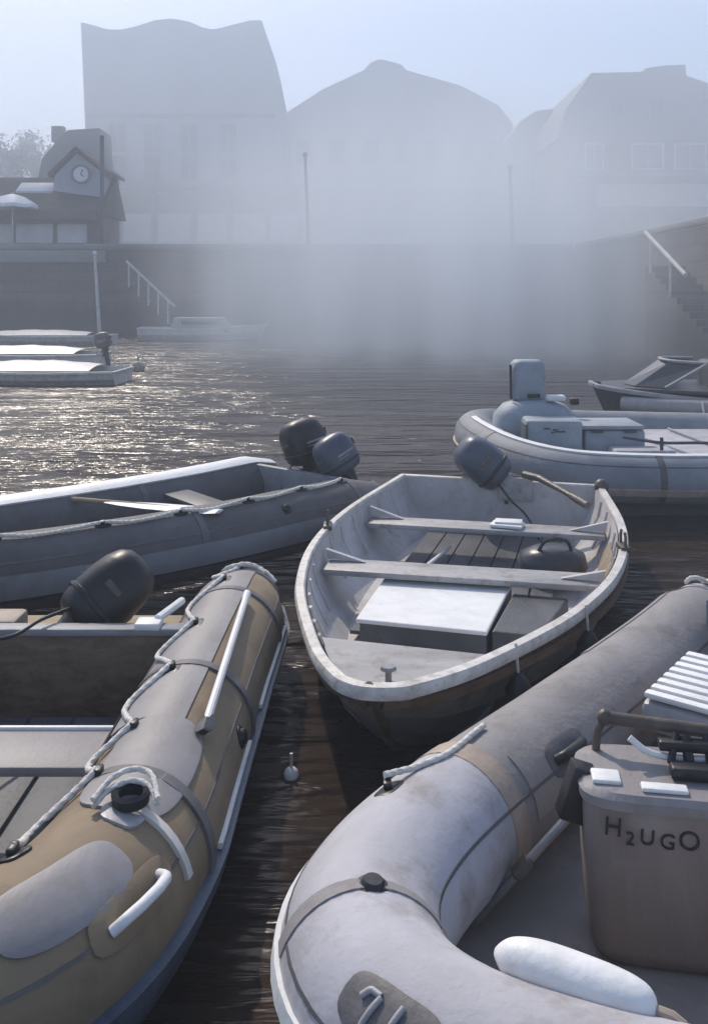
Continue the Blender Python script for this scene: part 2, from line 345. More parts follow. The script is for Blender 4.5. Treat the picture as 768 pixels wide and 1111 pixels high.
def outboard(label, loc, yaw, tilt, sc, cowl, leg, group=None, tiller=True, clean=False, roll=0):
    """outboard motor: clamp bracket at loc, tilting part above and behind it"""
    root = thing('outboard_motor', loc, label, 'outboard motor', group)
    W = Matrix.Translation(Vector(loc)) @ Matrix.Rotation(yaw, 4, 'Z') @ Matrix.Scale(sc, 4)
    Tm = W @ Matrix.Rotation(roll, 4, 'Y') @ Matrix.Rotation(tilt, 4, 'X')
    mb = MB(W); mb.box((-.07, .0, -.03), (.025, .07, .16), bev=.006); mb.box((.07, 0, -.03), (.025, .07, .16), bev=.006); mb.box((0, -.03, -.01), (.16, .02, .1), bev=.005)
    mb.rope([(-.07, .03, -.06), (-.07, .11, -.06)], .008); mb.rope([(.07, .03, -.06), (.07, .11, -.06)], .008)
    mb.build('clamp_bracket', 'brown_metal', root)
    mb = MB(Tm); mb.grid([supering(0, -.07, z, w, l, 20, 2.4) for z, w, l in ((.14, .075, .1), (.02, .05, .075), (-.1, .04, .062), (-.4, .034, .055), (-.55, .03, .05))], True, True)
    mb.build('leg', leg, root)
    mb = MB(Tm); mb.box((0, -.12, -.45), (.15, .24, .014), bev=.005)
    mb.rope([(0, .04, -.62), (0, -.02, -.62), (0, -.16, -.62), (0, -.24, -.62)], .04, 14, [.008, .04, .042, .02])
    mb.grid([[Vector((x, y, z)) for x, y in ((-.006, -.02), (.006, -.02), (.006, -.14 + d), (-.006, -.14 + d))] for z, d in ((-.6, 0), (-.76, .05))], True, True)
    mb.build('gearcase', leg, root)
    mb = MB(Tm)
    for k in range(3):
        a = 2 * math.pi * k / 3
        mb.grid([[Vector((math.cos(a + da) * rr, -.25 + da * .09, -.62 + math.sin(a + da) * rr)) for da in (-wd, -wd * .4, .4 * wd, wd)] for rr, wd in ((.015, .5), (.06, .55), (.1, .45), (.115, .2))])
    mb.build('propeller', 'steel', root)
    mb = MB(Tm)
    prof = ((.10, .085, .12), (.115, .12, .165), (.15, .138, .19), (.2, .146, .2), (.3, .15, .205), (.38, .142, .2), (.44, .122, .178), (.475, .09, .135), (.49, .045, .07), (.493, .005, .008))
    mb.grid([supering(0, -.06, z, w, l, 32, 2.9, .05 * (z - .1)) for z, w, l in prof], True, True)
    cw = mb.build('cowling', cowl, root, 50)
    mb = MB(Tm); mb.grid([supering(0, -.06, z, w, l, 32, 2.9, .05 * (z - .1)) for z, w, l in ((.185, .149, .203), (.19, .154, .208), (.205, .154, .208), (.21, .149, .203))], True)
    mb.build('seam_band', 'black' if not clean else cowl, cw)
    mb = MB(Tm); mb.box((0, .15, .3), (.09, .025, .035), bev=.01); mb.build('starter_grip', 'brown_metal', cw)
    mb = MB(Tm); mb.box((.0, -.27, .22), (.07, .02, .05), bev=.006); mb.build('cowl_catch', 'brown_metal', cw)
    mb = MB(Tm)
    for k in range(5): mb.box((-.06 + .03 * k, -.262, .33), (.016, .02, .07), bev=.004)
    mb.build('air_slots', 'black', cw)
    for q in (-1, 1):
        mb = MB(Tm); mb.box((q * .1475, -.07, .285), (.008, .2, .022), bev=.003); mb.box((q * .1475, -.04, .255), (.008, .14, .01), bev=.003); mb.build('side_stripe', 'steel', cw)
    mb = MB(Tm); mb.rope(cr_spline([(.06, .1, .12), (.1, .2, .0), (.12, .3, -.12), (.2, .45, -.25)], 20), .008, 8); mb.build('fuel_hose', 'black', root, 60)
    if tiller:
        tp = [Vector(loc) + Vector(p) for p in tiller] if isinstance(tiller, list) else [Tm @ Vector(p) for p in ((0, .08, .12), (.02, .2, .13), (.05, .42, .15), (.06, .52, .16))]
        mb = MB(); mb.rope(tp, .016, 10, [.03, .024, .018, .018]); t = mb.build('tiller', 'brown_metal', root)
        d = (tp[3] - tp[2]).normalized(); mb = MB(); mb.rope([tp[3] - d * .02, tp[3] + d * .07, tp[3] + d * .15], .024, 12, [.022, .026, .024]); mb.build('grip', 'brown_metal', t)
    return root

def oar(label, a, b, blade_len=.45, bw=.13, r=.018, shaft='wood_tan', blade='white_paint', name='oar', grip=None):
    a = Vector(a); b = Vector(b); d = (b - a); L = d.length; d.normalize()
    root = thing(name, a, label, name.replace('_', ' '))
    mb = MB(); mb.rope([a, a + d * .1, a + d * (L - blade_len * .8), b - d * .04], r, 10, [r * 1.3, r * 1.05, r, r * .5]); mb.build('shaft', shaft, root)
    s = d.cross(Vector((0, 0, 1))).normalized(); u = s.cross(d)
    mb = MB(); rows = []
    for q, w in ((0, .25), (.15, .6), (.4, .92), (.75, 1), (.93, .9), (1, .6)):
        p = b - d * blade_len * (1 - q)
        rows.append([p + s * (bw / 2 * w * c) + u * (.012 * h) for c, h in ((-1, 0), (-.5, .5), (0, .9), (.5, .5), (1, 0), (.5, -.5), (0, -.9), (-.5, -.5))])
    mb.grid(rows, True, True); mb.build('blade', blade, root)
    return root
#@@SETTING
# ================================================================== SETTING
def water_material():
    m = bpy.data.materials.new('harbour_water'); m.use_nodes = True; nt = m.node_tree; N = nt.nodes; L = nt.links; b = N['Principled BSDF']
    b.inputs['Base Color'].default_value = (.034, .022, .0155, 1); b.inputs['IOR'].default_value = 1.22; b.inputs['Roughness'].default_value = .2
    tc = N.new('ShaderNodeTexCoord')
    def nz(sc, st, det, rot=0.0):
        mp = N.new('ShaderNodeMapping'); mp.inputs['Scale'].default_value = st; mp.inputs['Rotation'].default_value = (0, 0, rot); L.new(tc.outputs['Object'], mp.inputs[0])
        n = N.new('ShaderNodeTexNoise'); n.inputs['Scale'].default_value = sc; n.inputs['Detail'].default_value = det; n.inputs['Roughness'].default_value = .55; n.inputs['Distortion'].default_value = .4
        L.new(mp.outputs[0], n.inputs['Vector']); return n.outputs[0]
    def mth(op, a, k):
        q = N.new('ShaderNodeMath'); q.operation = op
        for i, x in enumerate((a, k)):
            if isinstance(x, (int, float)): q.inputs[i].default_value = x
            else: L.new(x, q.inputs[i])
        return q.outputs[0]
    sp = N.new('ShaderNodeSeparateXYZ'); L.new(tc.outputs['Object'], sp.inputs[0])
    # open water to the north-west is wind-ruffled, between the boats it lies calm
    mr = N.new('ShaderNodeMapRange'); L.new(sp.outputs[1], mr.inputs[0]); mr.inputs['From Min'].default_value = 4.5; mr.inputs['From Max'].default_value = 11
    mr.inputs['To Min'].default_value = .014; mr.inputs['To Max'].default_value = 2.0
    h = mth('ADD', mth('MULTIPLY', nz(1.2, (.30, 1.5, 1), 4), .20), mth('MULTIPLY', nz(4.0, (.35, 1.5, 1), 4, .12), .034))
    h = mth('ADD', h, mth('MULTIPLY', nz(14, (.5, 1.4, 1), 2, -.2), .003))
    h = mth('MULTIPLY', h, mth('POWER', mr.outputs[0], 1.0))
    bp = N.new('ShaderNodeBump'); bp.inputs['Strength'].default_value = 1; bp.inputs['Distance'].default_value = 1.0
    L.new(h, bp.inputs['Height']); L.new(bp.outputs[0], b.inputs['Normal'])
    return m
M['water'] = water_material()
mb = MB(); mb.grid([[Vector((x, y, 0)) for x in (-195, -30, 30, 195)] for y in (-75, 0, 20, 46)])
w = struct('harbour_water', mb, 'water', 0)
# stone quay: the far wall, and an arm that comes forward on the right
QZ = 3.46
mb = MB(); mb.prism([(-195, 38, -.9), (9.2, 38, -.9), (9.0, 38, QZ), (-195, 38.3, QZ)], (0, 180, 0))
struct('quay_ground', mb, 'quay')
mb = MB(); mb.grid([[Vector((x, y, QZ + .01)) for x in (-195, 195)] for y in (38.6, 214)])
struct('quay_pavement', mb, 'quay_top', 0)
mb = MB(); mb.box((0 - 93, 38.3, QZ + .1), (204, .55, .22), bev=.04); struct('quay_kerb', mb, 'quay_top')
mb = MB(); mb.prism([(9.0, 19, -.9), (60, 19, -.9), (60, 37.99, -.9), (9.0, 37.99, -.9)], (0, 0, QZ + .88)); struct('pier_ground', mb, 'quay')
mb = MB(); mb.box((9.3, 28.3, QZ + .09), (.6, 18.6, .2), bev=.04); struct('pier_kerb', mb, 'quay_top')

mb = MB(); mb.box((-20.2, 37.93, QZ - .32), (20, .3, .5), bev=.04); struct('quay_coping', mb, 'quay_top')

# haze: even air over the whole harbour
hz = MB(); hz.box((0, 70, 10.7), (400, 300, 23.6)); hzo = hz.build('haze', 'quay', None, 0); tag(hzo, kind='stuff')
def volume_material(name, dens, color, aniso):
    m = bpy.data.materials.new(name); m.use_nodes = True; nt = m.node_tree
    nt.nodes.remove(nt.nodes['Principled BSDF']); v = nt.nodes.new('ShaderNodeVolumePrincipled')
    v.inputs['Density'].default_value = dens; v.inputs['Color'].default_value = (*color, 1); v.inputs['Anisotropy'].default_value = aniso
    nt.links.new(v.outputs[0], nt.nodes['Material Output'].inputs['Volume']); return m, v
hm, _ = volume_material('haze_air', .0075, (.84, .91, 1.0), .15)
hzo.data.materials.clear(); hzo.data.materials.append(hm)
# banks of mist: one standing over the middle of the harbour, one drifting behind the quay front
def mist_bank(c, size, dens, low, label_scale=(1.6, 1, .35)):
    mi = MB(); mi.box(c, size); mio = mi.build('mist', 'quay', None, 0); tag(mio, kind='stuff')
    mm, v = volume_material('mist_air', .2, (.905, .955, 1.0), .1)
    nt = mm.node_tree; N = nt.nodes; L = nt.links
    tc = N.new('ShaderNodeTexCoord'); mp = N.new('ShaderNodeMapping'); mp.inputs['Location'].default_value = (-1, -1, -low); mp.inputs['Scale'].default_value = (2, 2, 1 + low)
    L.new(tc.outputs['Generated'], mp.inputs[0]); gr = N.new('ShaderNodeTexGradient'); gr.gradient_type = 'SPHERICAL'; L.new(mp.outputs[0], gr.inputs[0])
    nz = N.new('ShaderNodeTexNoise'); nz.inputs['Scale'].default_value = .55; nz.inputs['Detail'].default_value = 3
    mp2 = N.new('ShaderNodeMapping'); mp2.inputs['Scale'].default_value = label_scale; L.new(tc.outputs['Object'], mp2.inputs[0]); L.new(mp2.outputs[0], nz.inputs['Vector'])
    rg = N.new('ShaderNodeMapRange'); rg.inputs['From Min'].default_value = .36; rg.inputs['From Max'].default_value = .64; rg.inputs['To Min'].default_value = .4; rg.inputs['To Max'].default_value = 1.5; L.new(nz.outputs[0], rg.inputs[0])
    mu = N.new('ShaderNodeMath'); mu.operation = 'MULTIPLY'; L.new(gr.outputs['Fac'], mu.inputs[0]); L.new(rg.outputs[0], mu.inputs[1])
    m2 = N.new('ShaderNodeMath'); m2.operation = 'MULTIPLY'; L.new(mu.outputs[0], m2.inputs[0]); m2.inputs[1].default_value = dens; L.new(m2.outputs[0], v.inputs['Density'])
    mio.data.materials.clear(); mio.data.materials.append(mm)
mist_bank((2.1, 26.0, 3.4), (16.5, 23, 8.6), .25, .5, (1.5, .8, .18))
# an even sheet of mist between the quay front and the tall blocks behind it
sh = MB(); sh.box((0, 46.5, 11.2), (240, 6.4, 15.4)); sho = sh.build('mist', 'quay', None, 0); tag(sho, kind='stuff')
sm, _ = volume_material('mist_sheet', .15, (.91, .955, 1.0), .1); sho.data.materials.clear(); sho.data.materials.append(sm)

# ------------------------------------------------------------------ buildings on the far quay
def window(root, c, w, h, frame='shop_white', bars=1, name='window'):
    """window on a wall that faces -Y; c = centre on the wall face"""
    c = Vector(c); mb = MB(); t = .09
    mb.box(c + Vector((0, -.03, h / 2)), (w + t, .1, t), bev=.01); mb.box(c + Vector((0, -.05, -h / 2)), (w + .2, .16, t), bev=.01)
    for s in (-1, 1): mb.box(c + Vector((s * w / 2, -.03, 0)), (t, .098, h - t), bev=.01)
    for k in range(1, bars + 1): mb.box(c + Vector((-w / 2 + w * k / (bars + 1), -.028, 0)), (.05, .07, h - t))
    f = mb.build(name, frame, root)
    mb = MB(); mb.box(c + Vector((0, -.012, 0)), (w - t, .02, h - t)); mb.build('pane', 'pane', f)
    return f
def outline_far(pts, Y): return [far(x, y, Y) for x, y in pts]

# tall gabled block with a wavy parapet
Y0 = 62
b = thing('quayside_building', (far(210, 281, Y0).x, Y0, QZ), 'tall pale blue-grey block with a wavy parapet, fading into the mist', 'building')
up = [(96, 210), (88, 24), (100, 27), (118, 32), (132, 32), (150, 28), (168, 22), (186, 20), (204, 23), (220, 30), (232, 32), (252, 27), (272, 22), (284, 22), (290, 45), (297, 80), (303, 118), (306, 160), (309, 210)]
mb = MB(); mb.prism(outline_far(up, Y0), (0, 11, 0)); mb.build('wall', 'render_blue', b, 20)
mb = MB(); lo = [far(118, 209, Y0 + .4), far(331, 209, Y0 + .4)]
mb.box(((lo[0].x + lo[1].x) / 2, Y0 + 5, (lo[0].z + QZ) / 2), (lo[1].x - lo[0].x, 9, lo[0].z - QZ)); mb.build('ground_floor', 'render_grey', b)
z1 = far(0, 204, Y0).z
mb = MB(); mb.box(((lo[0].x + lo[1].x) / 2, Y0 - .1, z1), (lo[1].x - lo[0].x + .5, 2.2, .3), bev=.05); mb.build('canopy', 'render_grey', b)
mb = MB(); mb.box((far(196, 0, Y0).x, Y0 - .06, far(0, 126, Y0).z), (12.7, .16, .27), bev=.03); mb.build('string_course', 'render_grey', b)
for x in (130, 168, 211, 250, 291, 326):
    p = far(x, 240, Y0 - 1); mb = MB(); mb.box((p.x, Y0 - 1, (QZ + z1) / 2 - .1), (.14, .14, z1 - QZ - .2), bev=.02); mb.build('post', 'iron', b)
for x0, x1 in ((134, 164), (172, 207), (215, 247), (254, 288), (295, 323)):
    a, c = far(x0, 262, Y0 + .5), far(x1, 232, Y0 + .5)
    mb = MB(); mb.box(((a.x + c.x) / 2, Y0 + .46, (a.z + c.z) / 2), (c.x - a.x, .1, c.z - a.z), bev=.02); mb.build('shop_panel', 'shop_white', b)
for yy, hh in ((150, 1.6), (182, 1.4)):
    for x in (128, 166, 206, 248): window(b, far(x, yy, Y0), 1.2, hh * 1.24, 'render_blue')

# round-headed hall in the mist
Y1 = 76
b = thing('quayside_hall', (far(430, 281, Y1).x, Y1, QZ), 'wide hall with a humped roof standing in the thickest mist', 'building')
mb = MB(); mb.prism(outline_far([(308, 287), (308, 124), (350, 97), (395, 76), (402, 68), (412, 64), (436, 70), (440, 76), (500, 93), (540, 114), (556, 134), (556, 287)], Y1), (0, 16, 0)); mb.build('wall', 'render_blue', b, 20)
mb = MB(); mb.box((far(432, 0, Y1).x, Y1 - .5, far(0, 204, Y1).z), (19, 1.5, .3), bev=.04); mb.build('canopy', 'shop_white', b)
for x in (330, 365, 400, 435, 470, 505, 538):
    window(b, far(x, 236, Y1), 1.6, 3.2, 'shop_white')
    window(b, far(x, 165, Y1), 1.25, 2.1, 'render_grey')
# small house between
Y2 = 66
b = thing('terraced_house', (far(584, 281, Y2).x, Y2, QZ), 'narrow hipped house in the mist between the hall and mansard block', 'building')
mb = MB(); mb.box((far(584, 0, Y2).x, Y2 + 4, (QZ + far(0, 150, Y2).z) / 2), (4.1, 8, far(0, 150, Y2).z - QZ)); mb.build('wall', 'render_grey', b)
mb = MB(); mb.prism(outline_far([(552, 151), (566, 130), (582, 120), (612, 117), (618, 151)], Y2), (0, 8.2, 0)); r = mb.build('roof', 'roof_slate', b, 20)
for y in (180, 235): window(b, far(574, y, Y2), .95, 1.9); window(b, far(598, y, Y2), .95, 1.9)
# mansard block right
Y3 = 57
b = thing('mansard_building', (far(700, 278, Y3).x, Y3, QZ), 'broad brown-grey block with a slate mansard roof, right end of the quay', 'building')
ze = far(0, 150, Y3).z
mb = MB(); mb.box((far(724, 0, Y3).x, Y3 + 5.5, (QZ + ze) / 2), (13.1, 11, ze - QZ)); mb.build('wall', 'render_brown', b)
mb = MB(); mb.prism(outline_far([(605, 150), (613, 120), (641, 79), (700, 78), (700, 74), (720, 71), (743, 70), (744, 82), (770, 91), (800, 96), (845, 150)], Y3), (0, 11.1, 0)); mb.build('roof', 'roof_slate', b, 20)
mb = MB(); mb.box((far(724, 0, Y3).x, Y3 - .45, far(0, 191, Y3).z), (13.4, 1.6, .33), bev=.04); mb.build('canopy', 'roof_slate', b)
mb = MB(); mb.box((far(740, 0, Y3).x, Y3 - .06, far(0, 212, Y3).z), (10.6, .12, 1.4), bev=.02); mb.build('shop_panel', 'shop_white', b)
for x in (644, 702, 748, 795): window(b, far(x, 170, Y3), 1.9 if x > 690 else 1.1, 1.55, 'shop_white')
for x in (650, 690, 730, 770, 810): window(b, far(x, 246, Y3), 1.5, 2.0, 'render_grey')
for x in (668, 712): window(b, far(x, 118, Y3), .85, 1.2, 'render_grey')
# clock house, left
Y4 = 42
b = thing('clock_house', (far(40, 274, Y4).x, Y4, QZ), 'low brown-roofed harbour house with a clock on its pale gable', 'building')
zt = far(0, 230, Y4).z
mb = MB(); mb.box((far(20, 0, Y4).x, Y4 + 1.6, (QZ + zt) / 2), (7.6, 3.2, zt - QZ)); mb.build('wall', 'render_brown', b)
mb = MB(); x0, x1 = far(-72, 0, Y4).x, far(114, 0, Y4).x; zr = far(0, 196, Y4).z
pr = [Vector((x0 - .2, Y4 - .8, zt - .15)), Vector((x0 - .2, Y4 + 1.7, zr + .35)), Vector((x0 - .2, Y4 + 3.6, zt - .15))]
mb.prism(pr, (x1 - x0 + .3, 0, 0)); rf = mb.build('roof', 'roof_brown', b, 20)
mb = MB(); p = far(38, 204, Y4 - .1); mb.box(p + Vector((0, .35, .05)), (1.7, .9, .12), Matrix.Rotation(R(31), 3, 'X'), .02); mb.build('skylight', 'shop_white', rf)
g = [far(58, 207, Y4 - .2), far(60, 190, Y4 - .2), far(84, 166, Y4 - .2), (far(110, 186, Y4 - .2)), far(110, 214, Y4 - .2)]
mb = MB(); mb.prism(g, (0, 3.2, 0)); gb = mb.build('gable', 'render_blue', b, 20)
mb = MB()
for p, q in ((g[1] + Vector((-.25, 0, -.1)), g[2] + Vector((0, 0, .12))), (g[2] + Vector((0, 0, .12)), g[3] + Vector((.25, 0, -.1)))):
    d = q - p; mb.prism([p + Vector((0, -.25, 0)), q + Vector((0, -.25, 0)), q + Vector((0, -.25, .16)), p + Vector((0, -.25, .16))], (0, 3.6, 0))
mb.build('gable_roof', 'roof_brown', b, 20)
c = far(88, 189, Y4 - .32)
mb = MB(); mb.grid([[c + Vector((math.cos(a) * r, dy, math.sin(a) * r)) for a in [2 * math.pi * k / 28 for k in range(28)]] for r, dy in ((.28, .12), (.36, -.04), (.40, -.06), (.44, -.04), (.44, .12))], True); ck = mb.build('clock_ring', 'roof_slate', b)
mb = MB(); mb.lathe(c + Vector((0, .1, 0)), ((.005, 0), (.35, 0), (.35, .1), (.005, .1)), 28, (0, -1, 0)); mb.build('clock_face', 'white_paint', ck)
mb = MB()
for a, l in ((R(70), .24), (R(-40), .17)): mb.rope([c + Vector((0, -.02, 0)), c + Vector((math.cos(a) * l, -.02, math.sin(a) * l))], .022, 6)
mb.build('clock_hand', 'ink', ck)
mb = MB(); mb.prism(outline_far([(40, 200), (46, 172), (66, 148), (74, 141), (108, 139), (112, 200)], Y4 + 3.7), (0, 2.2, 0)); mb.build('rear_roof', 'roof_brown', b, 20)
mb = MB(); p = far(64, 146, Y4 + 4.6); mb.box(p, (.6, .5, .8), bev=.03); mb.build('chimney', 'render_brown', b)
mb = MB(); p = far(111, 0, Y4 - .9); mb.box((p.x, Y4 - .9, (QZ + far(0, 147, Y4 - .9).z) / 2), (.16, .16, far(0, 147, Y4 - .9).z - QZ), bev=.02); mb.build('corner_post', 'iron', b)
mb = MB(); p = far(104, 0, Y4 - .1); mb.box((p.x, Y4 - .12, (QZ + zt) / 2), (.7, .2, zt - QZ - .1), bev=.02); mb.build('corner_pier', 'roof_brown', b)
mb = MB(); mb.box((far(18, 0, Y4).x, Y4 - .55, far(0, 234, Y4).z), (7.8, 1.1, .5), bev=.05); mb.build('fascia', 'roof_brown', b)
for x0, x1 in ((-50, -20), (-15, 13), (18, 58), (63, 96)):
    a, c2 = far(x0, 264, Y4 - .05), far(x1, 243, Y4 - .05); mb = MB(); mb.box(((a.x + c2.x) / 2, Y4 - .05, (a.z + c2.z) / 2), (c2.x - a.x, .12, c2.z - a.z), bev=.02); mb.build('shop_panel', 'shop_white', b)
# white cloth parasol in front of the clock house
p = far(14, 0, Y4 - 2)
b = thing('cafe_parasol', (p.x, Y4 - 2, QZ), 'white cloth parasol on the quay below the clock house', 'parasol')
mb = MB(); zt2 = far(0, 210, Y4 - 2).z; zb = far(0, 225, Y4 - 2).z
mb.grid([[Vector((p.x + r * math.cos(a), Y4 - 2 + r * math.sin(a), z + .05 * abs(math.sin(a * 4)) * (r > .5))) for a in [2 * math.pi * k / 32 for k in range(32)]] for r, z in ((.02, zt2), (.5, zt2 - .14), (1.05, zb + .08), (1.08, zb - .07), (1.04, zb - .06), (1.0, zb + .06), (.5, zt2 - .18), (.02, zt2 - .05))], True); mb.build('canopy', 'white_vinyl', b)
mb = MB(); mb.rope([(p.x, Y4 - 2, QZ), (p.x, Y4 - 2, zt2 + .06)], .035); mb.lathe((p.x, Y4 - 2, QZ), ((.01, 0), (.28, 0), (.26, .07), (.01, .07))); mb.build('pole', 'pole_pale', b)
# trees behind the clock house
def tree(px, py, Y, rad, label, base=None):
    top = far(px, py, Y); root = thing('tree', (top.x, Y, QZ), label, 'tree', 'trees behind the clock house')
    mb = MB(); cz = top.z - rad * .8
    mb.rope([(top.x, Y, QZ - .1), (top.x + .1, Y, (QZ + cz) / 2), (top.x, Y + .1, cz + .3)], .2, 9, [.26, .17, .06])
    for k in range(6):
        a = k * 1.05; mb.rope([(top.x, Y, cz - rad * .6), (top.x + math.cos(a) * rad * .4, Y + math.sin(a) * rad * .4, cz), (top.x + math.cos(a) * rad * .75, Y + math.sin(a) * rad * .7, cz + rad * .3)], .06, 6, [.09, .06, .02])
    mb.build('trunk', 'bark', root)
    mb = MB(); cl = [Vector((rnd.gauss(0, .45), rnd.gauss(0, .45), rnd.gauss(0, .38))) * rad for _ in range(26)]
    for c in cl:
        for _ in range(70):
            q = Vector((top.x, Y, cz)) + c + Vector((rnd.gauss(0, 1), rnd.gauss(0, 1), rnd.gauss(0, .8))) * rad * .16
            s = Vector((rnd.gauss(0, 1), rnd.gauss(0, 1), rnd.gauss(0, 1))).normalized(); t = s.orthogonal().normalized(); l = rnd.uniform(.06, .14)
            mb.f([mb.v(q + s * l), mb.v(q + t * l * .5), mb.v(q - s * l), mb.v(q - t * l * .5)])
    mb.build('crown', 'leaf', root, 0)
tree(8, 142, 50, 1.9, 'dusky leafy tree behind the clock house roof, at the far left edge')
tree(40, 150, 52, 1.7, 'lower dusky tree behind the clock house roof, near its chimney')
# poles, masts and rails of the quay
def pole(label, a, b2, r, m, name='pole', cat='pole', top=None):
    root = thing(name, a, label, cat); mb = MB(); mb.rope([a, b2], r, 10, [r * 1.15, r * .8]); mb.build('shaft', m, root)
    mb = MB(); mb.lathe(a, ((.01, -.02), (r * 2.4, -.02), (r * 2.2, .08), (r * 1.2, .1), (.01, .1))); mb.build('base', m, root)
    mb = MB(); mb.ball(b2, r * 1.6, 10); mb.build('finial', m, root); return root
a = far(109, 350, 35.5); a.z = -.3
mo = thing('mooring_pole', a, 'thin pale mooring pole standing in the water before the left quay', 'pole')
mb = MB(); mb.rope([a, far(103, 276, 35.5)], .06, 10, [.08, .05]); mb.build('shaft', 'pole_pale', mo)
mb = MB(); mb.ball(far(103, 275, 35.5), .09); mb.build('cap', 'white_paint', mo)
def rail(label, p, q, n, mm):
    p = Vector(p); q = Vector(q)
    root = thing('steps_handrail', p, label, 'handrail'); mb = MB(); mb.rope([p, q], .055, 8); mb.build('top_rail', mm, root)
    for k in range(n):
        c = p.lerp(q, (k + .3) / n); mb = MB(); mb.rope([c - Vector((0, 0, .95)), c], .035, 8); mb.build('upright', mm, root)
    return root
# stone steps down both quays
def steps(name, label, p, q, w, n):
    """flight against a wall, from p (top) to q (bottom); w = width vector"""
    root = thing(name, (q[0], q[1], 0), label, 'steps'); p = Vector(p); q = Vector(q); w = Vector(w); mb = MB()
    for k in range(n):
        a = p.lerp(q, k / n); b3 = p.lerp(q, (k + 1) / n)
        mb.prism([Vector((a.x, a.y, -.5)), Vector((b3.x, b3.y, -.5)), Vector((b3.x, b3.y, a.z)), Vector((a.x, a.y, a.z))], w)
    mb.build('flight', 'quay_top' if name == 'x' else 'quay', root, 0); return root
A = far(137, 283, 36.9); B = far(190, 333, 36.9)
steps('harbour_steps', 'dark stone steps down the far quay, left of the mist', A - Vector((0, 0, .95)), B - Vector((0, 0, .95)), (0, 1.09, 0), 12)
rail('pale sloping handrail on the far quay steps, left of the mist', A, B, 5, 'pole_pale')
A = Vector((8.05, 25.5, 3.36)); B = Vector((8.05, 22.4, 2.12))
steps('harbour_steps', 'dark stone steps down the pier, on the right edge', A - Vector((0, 0, .95)), Vector((8.05, 19.6, .05)), (.94, 0, 0), 14)
rail('pale sloping handrail on the pier steps, at the right edge', A, B, 2, 'pole_pale')
pole('thin brown flagpole on the quay, by the right end of the shopfronts', far(335, 0, 40).xy.to_3d() + Vector((0, 0, QZ)), far(331, 168, 40), .07, 'iron', 'flagpole', 'flagpole')
pole('short dark post on the quay before the narrow misty house', far(556, 0, 41).xy.to_3d() + Vector((0, 0, QZ)), far(553, 182, 41), .08, 'iron', 'quay_post', 'post')
#@@OBJECTS
# ================================================================== BOATS
def rigid_boat(root, bow, stern, hb, sheer, keel, hullm, lin, rake=.25, planks=5, n=44, floor_z=.1, thick=.03, gun=(.047, .035), gm='gunwale', floorm='floor_dark', lower=None, split_at=2):
    """open boat: hb / sheer / keel are lists of (s, value) along the centre line from bow to transom"""
    bow = Vector(bow); stern = Vector(stern); ax = (stern - bow); ax.z = 0; L = ax.length; ax.normalize(); rt = Vector((ax.y, -ax.x, 0))
    def curve(tab):
        P = cr_spline([Vector((a, b3, 0)) for a, b3 in tab], 200)
        def f(s):
            for p, q in zip(P, P[1:]):
                if s <= q.x: return p.y + (q.y - p.y) * max(0, min(1, (s - p.x) / max(1e-6, q.x - p.x)))
            return P[-1].y
        return f
    fb, fs, fk = curve(hb), curve(sheer), curve(keel)
    def pt(s, lat, z):
        zs = fs(s); sh = rake * (1 - min(1, max(0, z / zs)) ) * max(0, 1 - s / (L * .5)) ** 1.5 if rake else 0
        p = bow + ax * (s + sh) + rt * lat; p.z = z; return p
    def prof(s, inset=0.0, step=.01):
        b3, zs, zk = max(.004, fb(s) - inset), fs(s), fk(s) + inset; o = []
        for k in range(planks):
            for q in (k / planks + .001, (k + 1) / planks - .001):
                ph = q * math.pi / 2
                lat = b3 * math.cos(ph) ** .62; z = zs - (zs - zk) * math.sin(ph) ** 1.25
                bump = step * (q * planks - k) if not inset else 0
                o.append((lat + bump * math.cos(ph) * min(1, fb(s) * 4), z))
        o.append((0, zk)); return o
    S = [L * (i / (n - 1)) ** 1.25 for i in range(n)]
    mb = MB(); rows = []
    for s in S:
        h = prof(s); rows.append([pt(s, -a, z) for a, z in h] + [pt(s, a, z) for a, z in h[-2::-1]])
    if lower:
        k = 2 * split_at; mb.grid([r[:k + 1] for r in rows]); mb.grid([r[-k - 1:] for r in rows]); mb.build('upper_planking', hullm, root, 28)
        mb = MB(); mb.grid([r[k:len(r) - k] for r in rows]); mb.build('lower_hull', lower, root, 28)
        mb = MB(); mb.f([mb.v(p) for p in rows[-1]]); mb.build('transom', hullm, root, 0)
    else:
        mb.grid(rows); mb.f([mb.v(p) for p in rows[-1]]); mb.build('hull', hullm, root, 28)
    mb = MB(); rows = []
    for s in S:
        if fb(s) < thick * 1.3: continue
        s2 = min(s, L - thick); h = prof(s2, thick); rows.append([pt(s2, -a, max(z, floor_z - .03)) for a, z in h] + [pt(s2, a, max(z, floor_z - .03)) for a, z in h[-2::-1]])
    mb.grid(rows); mb.f([mb.v(p) for p in rows[-1]]); mb.build('inner_lining', lin, root, 28)
    # capping rail round both sides and the transom
    P = [pt(s, -fb(s), fs(s)) for s in S[::-1]] + [pt(s, fb(s), fs(s)) for s in S[1:]]
    P = cr_spline(P, 260)
    w, h = gun
    mb = MB(); mb.sweep(P, [(-w * .5, -h), (w * .5, -h), (w * .6, -h * .3), (w * .45, h * .25), (-w * .3, h * .32), (-w * .5, 0)]); mb.build('gunwale', gm, root, 50)
    a, c = P[0], P[-1]; mb = MB(); plank(mb, a + Vector((0, 0, .008)), c + Vector((0, 0, .008)), w * .9, .05, .01); mb.build('transom_cap', gm, root)
    return dict(pt=pt, fb=fb, fs=fs, fk=fk, L=L, ax=ax, rt=rt, prof=prof, P=P)

